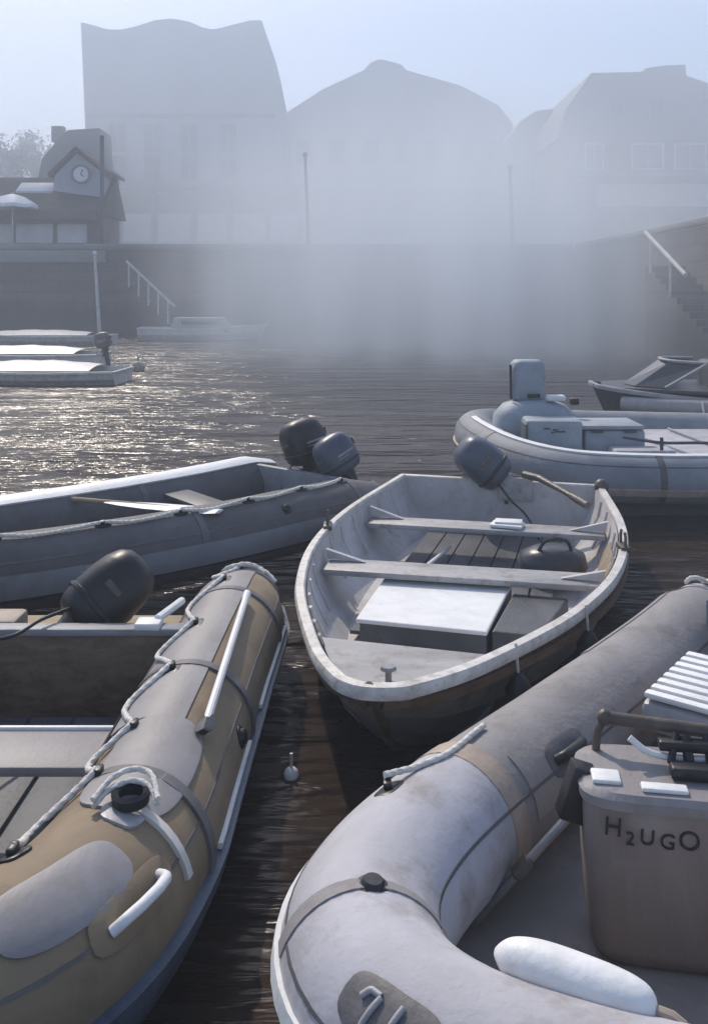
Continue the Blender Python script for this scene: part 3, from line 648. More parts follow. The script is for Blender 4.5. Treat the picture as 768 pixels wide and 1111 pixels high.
# ---------------------------------------------------------------- C: the wooden dinghy in the middle
root = thing('rowing_dinghy', (.5, 4.3, 0), 'open cream clinker rowing dinghy with grey thwarts, bow towards the viewer, centre of the harbour', 'dinghy')
G = rigid_boat(root, (.049, 3.03, 0), (1.02, 6.50, 0),
               [(0, .014), (.04, .10), (.2, .215), (.42, .33), (.9, .54), (1.25, .66), (1.7, .77), (2.2, .825), (2.8, .81), (3.6, .685)],
               [(0, .445), (.5, .405), (1.2, .375), (2.0, .365), (2.8, .375), (3.6, .41)],
               [(0, .12), (.25, -.02), (1.0, -.12), (2.5, -.14), (3.6, -.1)], 'cream', 'lining', rake=.42, floor_z=.07, lower='patch_lilac', split_at=2)
pt, fb, fs = G['pt'], G['fb'], G['fs']
mb = MB()
for q, o in ((-1, 0), (1, 0)):
    P = cr_spline([pt(s, q * (fb(s) + .012), fs(s) - .085) for s in [3.59 * i / 30 for i in range(31)]], 90); mb.sweep(P, [(-.014, -.018), (.014, -.018), (.014, .018), (-.014, .018)])
mb.build('rub_strake', 'varnish', root)
mb = MB(); mb.rope(cr_spline([pt(-.004, 0, fs(0) + .006), pt(-.002, 0, .42), pt(-.002, 0, .25), pt(-.002, 0, .125), pt(.12, 0, G['fk'](.12) - .004), pt(.3, 0, G['fk'](.3) - .004)], 20), .017, 8); mb.build('stem', 'varnish', root)
def inb(s, q, m=.04): return pt(s, q * (fb(s) - m), 0)
def thwart(s0, z, w, t=.032, m='thwart', name='thwart', mrg=.075, skew=0):
    a = pt(s0 - skew, -(fb(s0 - skew) - mrg), z); c = pt(s0 + skew, fb(s0 + skew) - mrg, z)
    mb = MB(); plank(mb, a, c, w, t, .008); return mb.build(name, m, root)
th1 = thwart(1.88, .275, .22, skew=.05); th2 = thwart(2.86, .275, .2, skew=.04)
for s0 in (1.88, 2.86):
    for q in (-1, 1):
        mb = MB(); a = pt(s0, q * (fb(s0) - .07), .285); mb.prism([a, pt(s0, q * (fb(s0) - .28), .28), pt(s0, q * (fb(s0) - .06), fs(s0) - .03)], G['ax'] * .03); mb.build('thwart_knee', 'lining', root, 0)
# bow locker: front seat and its bright lid
mb = MB(); o = [pt(s, q * max(.01, fb(s) - .045), .335) for q, ss in ((-1, (.62, .5, .42, .35, .2, .1)), (1, (.1, .2, .35, .42, .5, .62))) for s in ss]
mb.prism(o, (0, 0, -.025)); mb.build('foredeck', 'thwart', root, 20)
mb = MB(); pr = [(a, z) for a, z in G['prof'](.62, .034) if z < .31]; fr = [pt(.62, -a, z) for a, z in pr] + [pt(.62, a, z) for a, z in pr[-2::-1]]
for p in fr: p.xy = pt(.62, (p - pt(.62, 0, p.z)).dot(G['rt']), .31).xy
mb.prism(fr, G['ax'] * .02); mb.build('bulkhead', 'thwart', root, 0)
mb = MB(); mb.prism([pt(1.16, -.38, .2), pt(1.16, .23, .2), pt(1.98, .27, .2), pt(1.98, -.40, .2)], (0, 0, .022)); lid = mb.build('locker_lid', 'white_vinyl', root, 0, .008)
mb = MB(); mb.prism([pt(1.17, -.37, .07), pt(1.17, .22, .07), pt(1.96, .26, .07), pt(1.96, -.39, .07)], (0, 0, .129)); mb.build('locker', 'floor_grey', root, 0)
mb = MB(); mb.prism([pt(1.18, .245, .07), pt(1.18, .46, .07), pt(1.8, .56, .07), pt(1.8, .285, .07)], (0, 0, .14)); mb.build('side_locker', 'floor_dark', root, 0, .01)
# floor boards
mb = MB()
for k in range(-3, 4):
    x = k * .135
    s1 = 3.52; s0 = 1.0 + abs(k) * .12
    mb.prism([pt(s0, x - .06, .072), pt(s0, x + .06, .072), pt(s1, x * .95 + .06, .072), pt(s1, x * .95 - .06, .072)], (0, 0, .018))
mb.build('floorboards', 'floor_dark', root, 0)
# timbers up the sides
for q in (-1, 1):
    for s0 in (.55, .72, .9, 1.08, 1.3, 1.55, 2.1, 2.35, 2.6, 3.05, 3.28):
        pr = [(a, z) for a, z in G['prof'](s0, .032) if z > .08]
        P = [pt(s0, q * (a - .004), z - .01) for a, z in pr]; P[0].z -= .01
        mb = MB(); mb.rope(cr_spline(P, 14), .011, 6); mb.build('timber', 'gunwale' if (q < 0 and s0 < 1.2) else 'lining', root)
for s0 in (2.2,):
    for q in (-1, 1):
        c = pt(s0, q * fb(s0), fs(s0) + .012); mb = MB(); mb.box(c, (.05, .12, .03), bev=.006)
        for e in (-1, 1): mb.rope([c + Vector((0, e * .04, .0)), c + Vector((0, e * .045, .06)), c + Vector((0, e * .03, .085))], .008, 8)
        mb.build('rowlock', 'brown_metal', root)
mb = MB(); mb.ball(pt(3.55, .70, .42), .05); mb.build('quarter_knob', 'brown_metal', root)
mb = MB(); mb.box(pt(3.56, .12, .365), (.24, .03, .16), Matrix.Rotation(R(-15), 3, 'Z'), .008); mb.build('motor_pad', 'thwart', root)
mb = MB(); mb.lathe(pt(.2, 0, .338), ((.001, 0), (.03, 0), (.03, .008), (.012, .012), (.012, .05), (.03, .058), (.025, .07), (.001, .07))); mb.build('bow_cleat', 'steel', root)
# small fenders slung on its dark side
for s0, q in ((1.15, 1), (.55, 1)):
    a = pt(s0, q * (fb(s0) + .03), fs(s0) - .04); r0 = thing('fender', a, 'small dark fender on the dinghy side nearest the big inflatable, ' + ('aft of the other' if s0 > 1 else 'closest to the bow'), 'fender')
    mb = MB(); mb.rope([a + Vector((0, 0, .06)), a + Vector((.01, 0, -.06))], .006); mb.build('lanyard', 'rope', r0)
    mb = MB(); mb.lathe(a - Vector((-.012, .0, .26)), ((.002, 0), (.03, .01), (.05, .05), (.052, .15), (.03, .19), (.012, .21), (.002, .21)), 16); mb.build('body', 'black', r0)
mb = MB(); rows = []
for k in range(9):
    s0 = 2.02 + .72 * k / 8; pr = [(a, z) for a, z in G['prof'](s0, .036) if .12 < z < .34]; rows.append([pt(s0, a, z) for a, z in pr[:1] + pr[-1:]])
mb.grid(rows); mb.build('side_panel', 'wood_tan', root, 60)
# loose things in the dinghy
oa = pt(1.65, -.30, .405); ob = pt(3.0, .02, .41)
oar('white painted stick lying on the floorboards inside the wooden dinghy', at(424, 645, .13), at(490, 592, .13), .1, .03, .012, 'white_paint', 'white_paint', 'boat_pole')
bg_ = pt(2.48, .44, .09); b = thing('shade_bag', bg_, 'dark soft bag added in place of shade on the floorboards of the wooden dinghy', 'bag')
mb = MB(); mb.grid([supering(bg_.x, bg_.y, bg_.z + z, w, l, 24, 2.4) for z, w, l in ((0, .1, .08), (.01, .17, .13), (.08, .2, .15), (.15, .18, .14), (.185, .1, .09), (.19, .01, .01))], True, True); mb.build('sack', 'dark_hull', b, 60)  # added bag shape stands in for the motor-well shadow
mb = MB(); mb.rope(cr_spline([bg_ + Vector((-.1, -.05, .16)), bg_ + Vector((-.05, -.07, .24)), bg_ + Vector((.06, -.07, .24)), bg_ + Vector((.1, -.05, .16))], 16), .01); mb.build('handle', 'black', b)
bp = pt(2.86, .14, .277); b = thing('folded_cloth', bp, 'folded white cloth on the after thwart of the wooden dinghy', 'cloth')
mb = MB(); mb.box(bp + Vector((0, 0, .012)), (.2, .13, .022), Matrix.Rotation(R(-20), 3, 'Z'), .01); mb.build('lower_fold', 'white_vinyl', b); mb = MB(); mb.box(bp + Vector((.01, .01, .03)), (.17, .1, .014), Matrix.Rotation(R(-12), 3, 'Z'), .006); mb.build('upper_fold', 'white_vinyl', b)
# its motor, tipped up over the transom
mp_ = pt(3.6, .02, .41)
outboard('slate blue outboard motor tipped up on the stern of the wooden dinghy', mp_ + Vector((.09, 0, -.05)), R(192), R(14), .98, 'blue_cowl', 'cover_blue', tiller=[(.06, -.05, .1), (.14, -.16, .1), (.24, -.4, .07), (.29, -.52, .05)], roll=R(50))

# ---------------------------------------------------------------- A: tan and grey inflatable, lower left
root = thing('inflatable_boat', (-1.2, 3.2, 0), 'tan and grey inflatable dinghy with a looped white grab rope at lower left', 'inflatable boat')
TA = Tube([(-.51, 4.52, .25), (-.525, 4.2, .25), (-.55, 3.6, .25), (-.575, 2.85, .25), (-.59, 2.42, .26), (-.67, 2.06, .28), (-.87, 1.83, .3), (-1.2, 1.74, .31), (-1.55, 1.83, .3), (-1.8, 2.1, .28), (-1.9, 2.5, .26), (-1.94, 3.2, .25), (-1.97, 4.2, .25), (-1.98, 4.52, .25)],
          lambda u: .215 * min(1, .62 + .38 * min(1, min(u, 1 - u) / .055)) * (1 if .004 < u < .996 else .6))
TA.mesh(36).build('tube', 'tube_tan', root, 60)
# u: 0 = far cone end ... ; theta: 0 = right/inner? travel is towards viewer so side vector points left (inboard)
def uA(y):  # u of the right-hand tube at depth y
    return min(range(TA.n // 2), key=lambda i: abs(TA.P[i].y - y)) / (TA.n - 1)
mb = TA.strip(.004, uA(2.75), 45, 108, .006); mb.build('top_panel', 'patch_grey', root, 60)
mb = TA.strip(.004, uA(2.42), -18, 37, .006); TA.strip(uA(2.36), .40, -15, 40, .006, mb=mb); mb.build('inboard_panel', 'patch_lilac', root, 60)
mb = TA.strip(uA(3.0), .45, 38, 44, .009); mb.build('seam_tape', 'black', root)
mb = TA.patch(uA(2.5), 96, .27, .13, .0075, n=36); mb.build('worn_patch', 'patch_grey', root, 60)
mb = TA.strip(.006, .5, 186, 214, .028); mb.build('rubbing_strake', 'strake_blue', root, 50)
for a, c in ((4.5, 4.3), (4.15, 3.35), (3.1, 2.5)):
    mb = TA.strip(uA(a), uA(c), 181, 185, .012); mb.build('piping', 'white_vinyl', root)  # white strips paint sun glints along the strake
for u in (.018, uA(4.0), uA(3.2), uA(2.45)):
    mb = TA.strip(u, u + .006, -60, 240, .0095); mb.build('seam_band', 'seam' if u > .05 else 'patch_grey', root)
uw, tw_ = on_tube(TA, 75, 968, .1, .6); mb = TA.patch(uw, tw_, .15, .075, .006, n=36); mb.build('worn_patch', 'patch_grey', root, 60)
def valve(t, u, th, parent):
    c = t.pos(u, th, 0); k = int(u * (t.n - 1)); ax = (c - t.P[k]).normalized(); mb = MB()
    mb.lathe(c - ax * .006, ((.001, 0), (.036, 0), (.036, .009), (.03, .013), (.026, .013), (.024, .02), (.02, .024), (.001, .024)), 24, ax); mb.build('air_valve', 'black', parent, 40)
valve(TA, *on_tube(TA, 262, 800, .01, .4), root)
TA.strip(.01, .5, 150, 152, .003).build('seam_line', 'seam', root, 60)
# rope eyes and the scalloped grab rope
eyes = [(uA(4.4), 82), (uA(4.1), 78), (uA(3.55), 74), (uA(3.12), 76), (uA(2.72), 72), (.33, 66), (.40, 66)]
for u, th in eyes: D_ring(TA, u, th, root)
mb = MB()
for (u0, t0), (u1, t1) in zip(eyes, eyes[1:]):
    um = (u0 + u1) / 2
    P = TA.line([(u0, t0, .012), (u0 * .8 + u1 * .2, t0 - 12, .004), (um, t0 - 27, .008), (u0 * .2 + u1 * .8, t1 - 12, .004), (u1, t1, .012)], 26, .008); mb.laid(P, .009)
mb.build('grab_rope', 'rope', root, 60)
mb = MB()
for t0 in (40, 62): mb.laid(TA.line([(.012, t0, .01), (.02, t0 + 25, .025), (.014, t0 + 55, .012), (.02, t0 + 80, .01)], 24, .008), .010)
mb.build('stern_rope', 'rope', root, 60)
# carrying handle on the bow shoulder
uh, th_ = on_tube(TA, 152, 978, .1, .5); mb = TA.patch(uh, th_, .12, .05, .006); hp = mb.build('handle_pad', 'tube_tan', root, 40)
mb = MB(); mb.rope(TA.line([(uh - .012, th_ - 2, .0), (uh - .009, th_, .03), (uh, th_, .036), (uh + .009, th_, .03), (uh + .012, th_ + 2, .0)], 24, .006), .013, 10); mb.build('handle', 'white_vinyl', hp, 60)
ub_, _t = on_tube(TA, 205, 955, .1, .5); mb = TA.strip(ub_, ub_ + .004, 100, 165, .011); mb.build('bow_band', 'pole_pale', root)
# rowlock with its black collar
ur, tr_ = on_tube(TA, 140, 876, .1, .45); mb = TA.patch(ur, tr_, .085, .055, .006); rp = mb.build('rowlock_pad', 'lid_grey', root, 40)
c = TA.pos(ur, tr_, .02); mb = MB(); mb.grid([[c + Vector((math.cos(a) * r, math.sin(a) * r * 1.1, h)) for a in [2 * math.pi * k / 24 for k in range(24)]] for r, h in ((.03, -.01), (.045, -.01), (.048, .014), (.04, .022), (.03, .014), (.03, -.01))], True); mb.build('rowlock_collar', 'black', rp, 50)
mb = MB()
for h, e in ((.018, 0), (.034, .025)): mb.laid([c + Vector((-.08, -.05, h - .012)), c + Vector((-.055, .0 + e, h)), c + Vector((-.01, .035 + e, h + .006)), c + Vector((.04, .02 + e, h)), c + Vector((.075, -.04, h - .015))], .007)
mb.build('rope_loop', 'rope', rp, 60)
# transom, motor board, thwart, floor, inner skirt
mb = MB(); mb.box((-1.24, 3.6, .25), (1.16, .045, .32), bev=.008); tr = mb.build('transom', 'varnish', root)  # brown colour paints in the shade below the cap
mb = MB(); mb.box((-1.24, 3.6, .425), (1.17, .075, .03), bev=.008); mb.build('cap', 'plank_blue', tr)
mb = MB(); mb.box((-.80, 3.6, .448), (.1, .085, .03), bev=.01); mb.rope([(-.77, 3.62, .46), (-.735, 3.75, .46), (-.72, 3.86, .45)], .016, 8); mb.build('corner_fitting', 'white_vinyl', tr)
mb = MB(); mb.box((-1.24, 3.98, .23), (1.1, .58, .035), bev=.008); mb.build('motor_board', 'wood_tan', root)
mb = MB(); mb.box((-1.50, 3.76, .37), (.3, .16, .12), bev=.02); mb.build('tool_box', 'skirt_tan', tr)
mb = MB(); plank(mb, (-1.72, 2.8, .36), (-.755, 2.8, .36), .23, .03); tw = mb.build('thwart', 'patch_grey', root)
mb = MB(); mb.box((-1.24, 2.92, .362), (.97, .016, .016), bev=.004); mb.build('edge_trim', 'white_vinyl', tw)
mb = MB(); mb.prism([(-.62, 4.3, .07), (-.66, 2.4, .07), (-.8, 2.05, .07), (-1.2, 1.9, .07), (-1.6, 2.05, .07), (-1.85, 2.6, .07), (-1.9, 4.3, .07)], (0, 0, .02)); mb.build('floor', 'floor_grey', root, 0)
mb = MB()
for k in range(6): mb.box((-1.24 + (k - 2.5) * .17, 2.9, .1), (.155, 1.3, .015), bev=.004)
mb.build('floorboards', 'floor_grey', root)
# long white oar lying on the tube
oar('long white oar lying along the top of the tan inflatable, tipped in black', TA.pos(*on_tube(TA, 267, 652, .005, .3), .03), TA.pos(*on_tube(TA, 213, 803, .005, .4), .03), .12, .06, .013, 'white_paint', 'black')
outboard('black outboard motor tipped forward behind the transom of the tan inflatable', (-1.21, 3.74, .33), R(172), R(34), .93, 'black_cowl', 'brown_metal', tiller=False, roll=R(-48))

# ---------------------------------------------------------------- B: dark grey inflatable, middle left
root = thing('inflatable_boat', (-1.2, 5.8, 0), 'dark grey inflatable with white piping lying side-on at middle left', 'inflatable boat')
TB = Tube([(.17, 6.52, .27), (.02, 6.33, .27), (-.4, 5.92, .27), (-.92, 5.43, .27), (-1.6, 4.9, .28), (-2.1, 4.6, .3), (-2.5, 4.52, .32), (-2.75, 4.65, .33), (-2.72, 4.95, .32), (-2.35, 5.35, .3), (-1.75, 5.95, .28), (-1.25, 6.5, .27), (-.82, 7.02, .27), (-.6, 7.3, .27)],
          lambda u: .205 * min(1, .6 + .4 * min(1, min(u, 1 - u) / .05)) * (1 if .004 < u < .996 else .6))
TB.mesh(32).build('tube', 'tube_dark', root, 60)
# near tube travels to the lower left: side vector points away from the viewer
mb = TB.strip(.0, .45, 168, 200, .02); mb.build('rubbing_strake', 'tube_blue', root, 50)
mb = TB.strip(.0, .45, 201, 206, .014); mb.build('strake_edge', 'black', root, 50)
mb = TB.strip(.52, .985, 60, 96, .012); mb.build('top_piping', 'white_vinyl', root, 50)
for u in (.05, .22, .4, .62, .8): TB.strip(u, u + .006, -60, 240, .004).build('seam_band', 'seam', root)
ey = [(.06, 100), (.11, 102), (.17, 104), (.235, 104), (.30, 104), (.38, 104)]
for u, th in ey: D_ring(TB, u, th, root)
mb = MB()
for (u0, t0), (u1, t1) in zip(ey, ey[1:]):
    mb.laid(TB.line([(u0, t0, .012), ((u0 * 2 + u1) / 3, t0 + 5, .006), ((u0 + u1 * 2) / 3, t0 + 8, .006), (u1, t1, .012)], 22, .006), .01)
mb.build('grab_rope', 'rope', root, 60)
mb = MB(); mb.rope(cr_spline([TB.pos(.01, 90, .0), TB.pos(.0, 70, .05), TB.pos(.0, 40, .08) + Vector((.1, .12, -.05)), TB.pos(.0, 20, .1) + Vector((.16, .2, -.1))], 20), .011, 8); mb.build('stern_rope', 'rope', root, 60)
valve(TB, .14, 140, root)
for t0 in (60, 150): TB.strip(.02, .48, t0, t0 + 2.5, .003).build('seam_line', 'seam', root, 60)
mb = MB(); mb.prism([(.1, 6.5, .08), (-2.0, 4.75, .08), (-2.6, 4.7, .08), (-2.5, 5.1, .08), (-.6, 7.1, .08)], (0, 0, .02)); mb.build('floor', 'floor_grey', root, 0)
mb = MB(); plank(mb, (-.05, 6.4, .44), (-.75, 6.98, .44), .05, .36); mb.build('transom', 'plank_blue', root)
mb = MB(); plank(mb, (-.75, 5.72, .38), (-1.25, 6.33, .38), .2, .03); mb.build('thwart', 'floor_dark', root)
oar('white bladed paddle lying in the dark grey inflatable', at(60, 540, .44), at(238, 555, .46), .8, .17, .015, 'wood_tan', 'white_vinyl', 'paddle')
outboard('dark outboard motor on the dark grey inflatable, larger of its two', (-.34, 6.83, .38), R(130), R(-10), .84, 'black_cowl', 'black', 'outboard motors on the dark grey inflatable', tiller=False, roll=R(12))
outboard('dark outboard motor on the dark grey inflatable, lower one nearest the wooden dinghy', (-.06, 6.62, .36), R(125), R(-22), .74, 'blue_cowl', 'black', 'outboard motors on the dark grey inflatable', tiller=True, roll=R(16))

# ---------------------------------------------------------------- D: blue grey inflatable behind, right
root = thing('inflatable_boat', (2.6, 8.0, 0), 'blue-grey inflatable with white rail and covered helm, behind the wooden dinghy', 'inflatable boat')
TD = Tube([(5.2, 7.5, .3), (4.2, 7.25, .3), (3.0, 7.08, .3), (2.2, 7.02, .31), (1.68, 7.08, .33), (1.36, 7.4, .36), (1.19, 7.9, .39), (1.12, 8.5, .41), (1.25, 9.0, .4), (1.7, 9.3, .36), (2.6, 9.4, .33), (4.0, 9.4, .3), (5.2, 9.3, .3)], lambda u: .19 if .004 < u < .996 else .14)
TD.mesh(32).build('tube', 'tube_blue', root, 60)
mb = TD.strip(.05, .52, 92, 106, .012); mb.build('top_rail', 'white_vinyl', root, 50)
mb = TD.strip(.0, .6, 192, 206, .02); mb.build('rubbing_strake', 'skirt_tan', root, 50)
for u in (.1, .3, .45, .6): TD.strip(u, u + .005, -60, 240, .004).build('seam_band', 'seam', root)
TD.strip(.02, .6, 140, 142.5, .003).build('seam_line', 'tube_dark', root, 60)
mb = MB(); o = [(5.2, 7.5), (3.0, 7.1), (2.0, 7.08), (1.45, 7.4), (1.25, 8.0), (1.25, 8.7), (1.7, 9.2), (3, 9.35), (5.2, 9.3)]
mb.prism([(x, y, .34) for x, y in o], (0, 0, .025)); mb.build('deck', 'tube_pale', root, 0)
mb = MB(); mb.prism([(2.0 + (x - 2.0) * .97 , 8.2 + (y - 8.2) * .93, -.3) for x, y in o], (0, 0, .45)); mb.build('hull', 'dark_hull', root, 0)
for k in range(3):
    mb = MB(); mb.rope([(2.5 + k * .35, 7.35, .385), (2.1 + k * .5, 9.1, .385)], .012, 8); mb.build('deck_batten', 'cover_blue', root)
cr = thing('helm_console', (1.75, 7.9, .37), 'blue-grey covered helm console with a tall head cowl on the blue-grey inflatable', 'console')
mb = MB(); mb.grid([supering(1.53, 8.15, z, w, l, 32, 4) for z, w, l in ((.78, .11, .1), (.80, .145, .125), (.9, .15, .135), (1.05, .148, .13), (1.11, .138, .12), (1.135, .11, .09), (1.138, .01, .01))], True, True); hd = mb.build('head_cowl', 'cover_blue', cr, 50)
mb = MB(); mb.box((1.56, 8.02, .83), (.11, .02, .035), bev=.005); mb.build('badge', 'ink', hd)
mb = MB(); mb.rope([(1.37, 8.05, .8), (1.365, 8.05, 1.1)], .012); mb.build('edge_trim', 'black', hd)
mb = MB(); mb.grid([supering(1.58, 8.1, z, w, l, 32, 3) for z, w, l in ((.37, .36, .25), (.5, .37, .26), (.66, .35, .25), (.75, .27, .2), (.79, .15, .12), (.80, .02, .02))], True, True); mb.build('cover', 'cover_blue', cr, 50)
mb = MB(); mb.box((1.63, 7.62, .53), (.46, .3, .33), Matrix.Rotation(R(-4), 3, 'Z'), .03); bx = mb.build('front_locker', 'cover_blue', cr)
mb = MB(); mb.box((1.395, 7.58, .54), (.02, .24, .25), bev=.008); mb.build('side_vent', 'floor_dark', bx)
mb = MB()
for (x, z, w) in ((1.56, .63, .05), (1.63, .62, .04), (1.61, .60, .03), (1.67, .605, .08)): mb.box((x, 7.464, z), (w, .006, .012))
mb.build('marking', 'floor_dark', bx, 0)
mb = MB(); mb.box((1.74, 7.97, .82), (.16, .1, .05), bev=.015); mb.build('instrument_pod', 'white_vinyl', cr); 
mb = MB(); mb.box((1.9, 7.97, .79), (.08, .08, .06), bev=.015); mb.build('switch', 'black', cr)
bx = thing('deck_locker', (2.12, 7.6, .37), 'low blue-grey deck lockers stepped to the right of the covered helm', 'locker')
mb = MB(); mb.box((2.13, 7.75, .49), (.5, .45, .24), bev=.03); mb.build('body', 'cover_blue', bx); mb = MB(); mb.box((2.1, 7.75, .63), (.54, .48, .035), bev=.012); mb.build('lid', 'cover_blue', bx)
mb = MB(); mb.box((2.3, 7.38, .43), (.5, .22, .12), bev=.03); mb.build('step', 'tube_pale', bx)
mb = MB(); mb.box((1.98, 7.515, .60), (.1, .02, .02), bev=.004); mb.box((2.25, 7.515, .60), (.1, .02, .02), bev=.004); mb.build('catch', 'floor_dark', bx)
mb = MB(); mb.rope(cr_spline([(2.1, 7.22, .6), (2.4, 7.2, .56), (2.75, 7.18, .56), (2.9, 7.15, .53)], 24), .012); mb.rope([(2.4, 7.2, .5), (2.4, 7.2, .6)], .014); r0 = mb.build('mooring_line', 'floor_dark', None); tag(r0, 'dark mooring line along the white rail of the blue-grey inflatable', 'rope')

# ---------------------------------------------------------------- E: dark motor boat, far right
root = thing('motor_boat', (4.6, 10.6, 0), 'dark motor boat with a low raked windscreen at the right edge', 'motor boat')
G2 = rigid_boat(root, (2.75, 10.7, 0), (6.6, 10.0, 0), [(0, .15), (.3, .48), (.9, .66), (1.8, .8), (3.91, .78)], [(0, .68), (1, .6), (2, .56), (3.91, .55)], [(0, .1), (.5, -.1), (2, -.2), (3.91, -.2)], 'dark_hull', 'floor_dark', .3, 2, 30, .12, gm='pale_tube')
pt2, fb2 = G2['pt'], G2['fb']
mb = MB(); o = [pt2(s, q * max(.02, fb2(s) - .02), .64) for q, ss in ((-1, (1.5, 1, .6, .3, .1)), (1, (.1, .3, .6, 1, 1.5))) for s in ss]; mb.prism(o, (0, 0, .03)); mb.build('foredeck', 'dark_hull', root, 20)
mb = MB(); rows = [[pt2(.75, -.5, .68), pt2(.45, -.3, .68), pt2(.36, 0, .68), pt2(.45, .3, .68), pt2(.75, .5, .68)], [pt2(1.2, -.46, .95), pt2(.85, -.25, .96), pt2(.76, 0, .97), pt2(.85, .25, .96), pt2(1.2, .46, .95)]]
mb.grid(rows); ws = mb.build('windscreen', 'dark_glass', root, 0); ws.modifiers.new('thick', 'SOLIDIFY').thickness = .012
mb = MB(); mb.rope(cr_spline(rows[1], 24), .02); mb.rope([rows[0][0], rows[1][0]], .018); mb.rope([rows[0][4], rows[1][4]], .018); mb.build('screen_frame', 'pale_tube', ws, 60)
mb = MB(); mb.prism([pt2(1.25, -.55, .58), pt2(3.0, -.6, .58), pt2(3.0, .6, .58), pt2(1.25, .55, .58)], (0, 0, .36)); mb.build('cockpit_cover', 'floor_dark', root, 0, .06)
mb = MB(); P = [pt2(s, -(fb2(s) + .03), .5) for s in [.25 + 3.6 * i / 20 for i in range(21)]]; mb.rope(P, .07, 12); P = [pt2(s, (fb2(s) + .03), .5) for s in [.25 + 3.6 * i / 20 for i in range(21)]]; mb.rope(P, .085, 12); mb.build('fender_tube', 'pale_tube', root, 60)
p = far(766, 466, 9.6); p.z = .3; b = thing('fender', p, 'round white fender on the side of the dark motor boat', 'fender'); mb = MB(); mb.ball(p, .1, 18); mb.build('body', 'white_vinyl', b, 60); mb = MB(); mb.rope([p + Vector((0, .05, .08)), p + Vector((0, .12, .28))], .012); mb.build('lanyard', 'rope', b)

# ---------------------------------------------------------------- F: pale grey inflatable, lower right
root = thing('inflatable_boat', (1.0, 2.8, 0), 'large pale grey inflatable with a blunt bow filling the lower right', 'inflatable boat')
TF = Tube([(1.62, 4.28, .28), (1.47, 4.02, .27), (1.19, 3.64, .27), (.66, 3.0, .27), (.33, 2.6, .28), (.12, 2.30, .29), (.025, 2.06, .30), (.045, 1.84, .31), (.19, 1.67, .31), (.46, 1.56, .30), (.85, 1.48, .29), (1.25, 1.58, .28), (1.65, 1.95, .27), (2.6, 3.2, .27), (2.85, 3.54, .28)],
          lambda u: .182 * min(1, .62 + .38 * min(1, min(u, 1 - u) / .05)) * (1 if .004 < u < .996 else .6), 150)
def uF(y): return min(range(70), key=lambda i: abs(TF.P[i].y - y)) / (TF.n - 1)
TF.mesh(40).build('tube', 'tube_grey', root, 60)
# travel is towards the viewer on the far tube: side vector points outboard (left)
ub = uF(2.55)
mb = TF.strip(ub, .70, -58, 238, .005); mb.build('bow_cover', 'tube_pale', root, 60)
mb = TF.strip(ub - .012, ub, -50, 230, .007); mb.build('seam_band', 'skirt_tan', root)
ua = uF(1.95); mb = TF.strip(ua, ua + .005, 20, 190, .009); mb.build('bow_seam', 'tube_grey', root)
mb = TF.strip(.01, uF(2.2), -10, 6, .022); mb.build('rubbing_strake', 'seam', root, 50)
mb = MB()
for tt in (62, 92): mb.laid(TF.line([(.008, tt, .01), (.016, tt + 20, .03), (.010, tt + 45, .012)], 20, .006), .010)
mb.build('stern_rope', 'rope', root, 60)
mb = TF.strip(uF(2.25), uF(2.0) + .07, 6, 17, .016); mb.build('strake_glint', 'white_vinyl', root, 50)  # white strip paints the highlight on the bow's rub strake
mb = TF.strip(.004, .022, -60, 240, .005); mb.build('end_cap', 'tube_pale', root, 60)
for t0 in (28, 150): TF.strip(.022, .97, t0, t0 + 2.2, .0075).build('seam_line', 'tube_dark', root, 60)
mb = TF.strip(.02, uF(3.3), 50, 62, .004); mb.build('pale_stripe', 'patch_lilac', root, 50)
mb = TF.strip(.002, ub - .02, 118, 175, .004); mb.build('inboard_panel', 'floor_brown', root, 60)
uh, th_ = on_tube(TF, 612, 815, .02, .4); mb = TF.patch(uh, th_, .11, .05, .006); hp = mb.build('handle_pad', 'seam', root, 40)
mb = MB(); mb.rope(TF.line([(uh - .010, th_, 0), (uh - .007, th_, .025), (uh + .007, th_, .025), (uh + .010, th_, 0)], 20, .006), .016, 10, ); mb.build('handle', 'black', hp, 60)
un = uF(2.36); eb = D_ring(TF, un, 68, root, 'rope_cleat')
mb = MB(); mb.laid(TF.line([(un, 68, .03), ((un + ub) / 2, 74, .006), (ub, 84, .004), (ub - .03, 80, .004)], 26, .007), .008)
mb.build('bow_line', 'rope', root, 60)
valve(TF, *on_tube(TF, 405, 960, .1, .6), root)
mb = MB(); o = [p.copy() for p in TF.P[::4]]; o = [Vector((p.x, p.y, .07)) for p in o]; mb.prism(o, (0, 0, .02)); mb.build('floor', 'floor_brown', root, 0)
mb = MB(); mb.prism([(1.42, 3.72, .08), (2.35, 3.0, .08), (2.35, 3.0, .5), (1.42, 3.72, .5)], (.04, .03, 0)); mb.build('transom', 'plank_blue', root, 0)
# badge panel on the bow with pale strokes
ug, tg = on_tube(TF, 425, 1108, ua, .8); mb = TF.patch(ug, tg, .085, .05, .008, n=28); bd = mb.build('badge_panel', 'seam', root, 40)
mb = MB()
for du, a0, a1 in ((-.0045, -9, 7), (.001, -9, 9)):
    mb.rope(TF.line([(ug + du, tg + a0, 0), (ug + du + .0006, tg + (a0 + a1) / 2, .002), (ug + du + .0012, tg + a1, 0)], 14, .011), .006, 8)
mb.rope(TF.line([(ug - .0075, tg + 2, 0), (ug - .006, tg + 7, .002), (ug - .0035, tg + 7.5, 0)], 14, .011), .006, 8)
mb.build('marking', 'lid_grey', bd, 60)
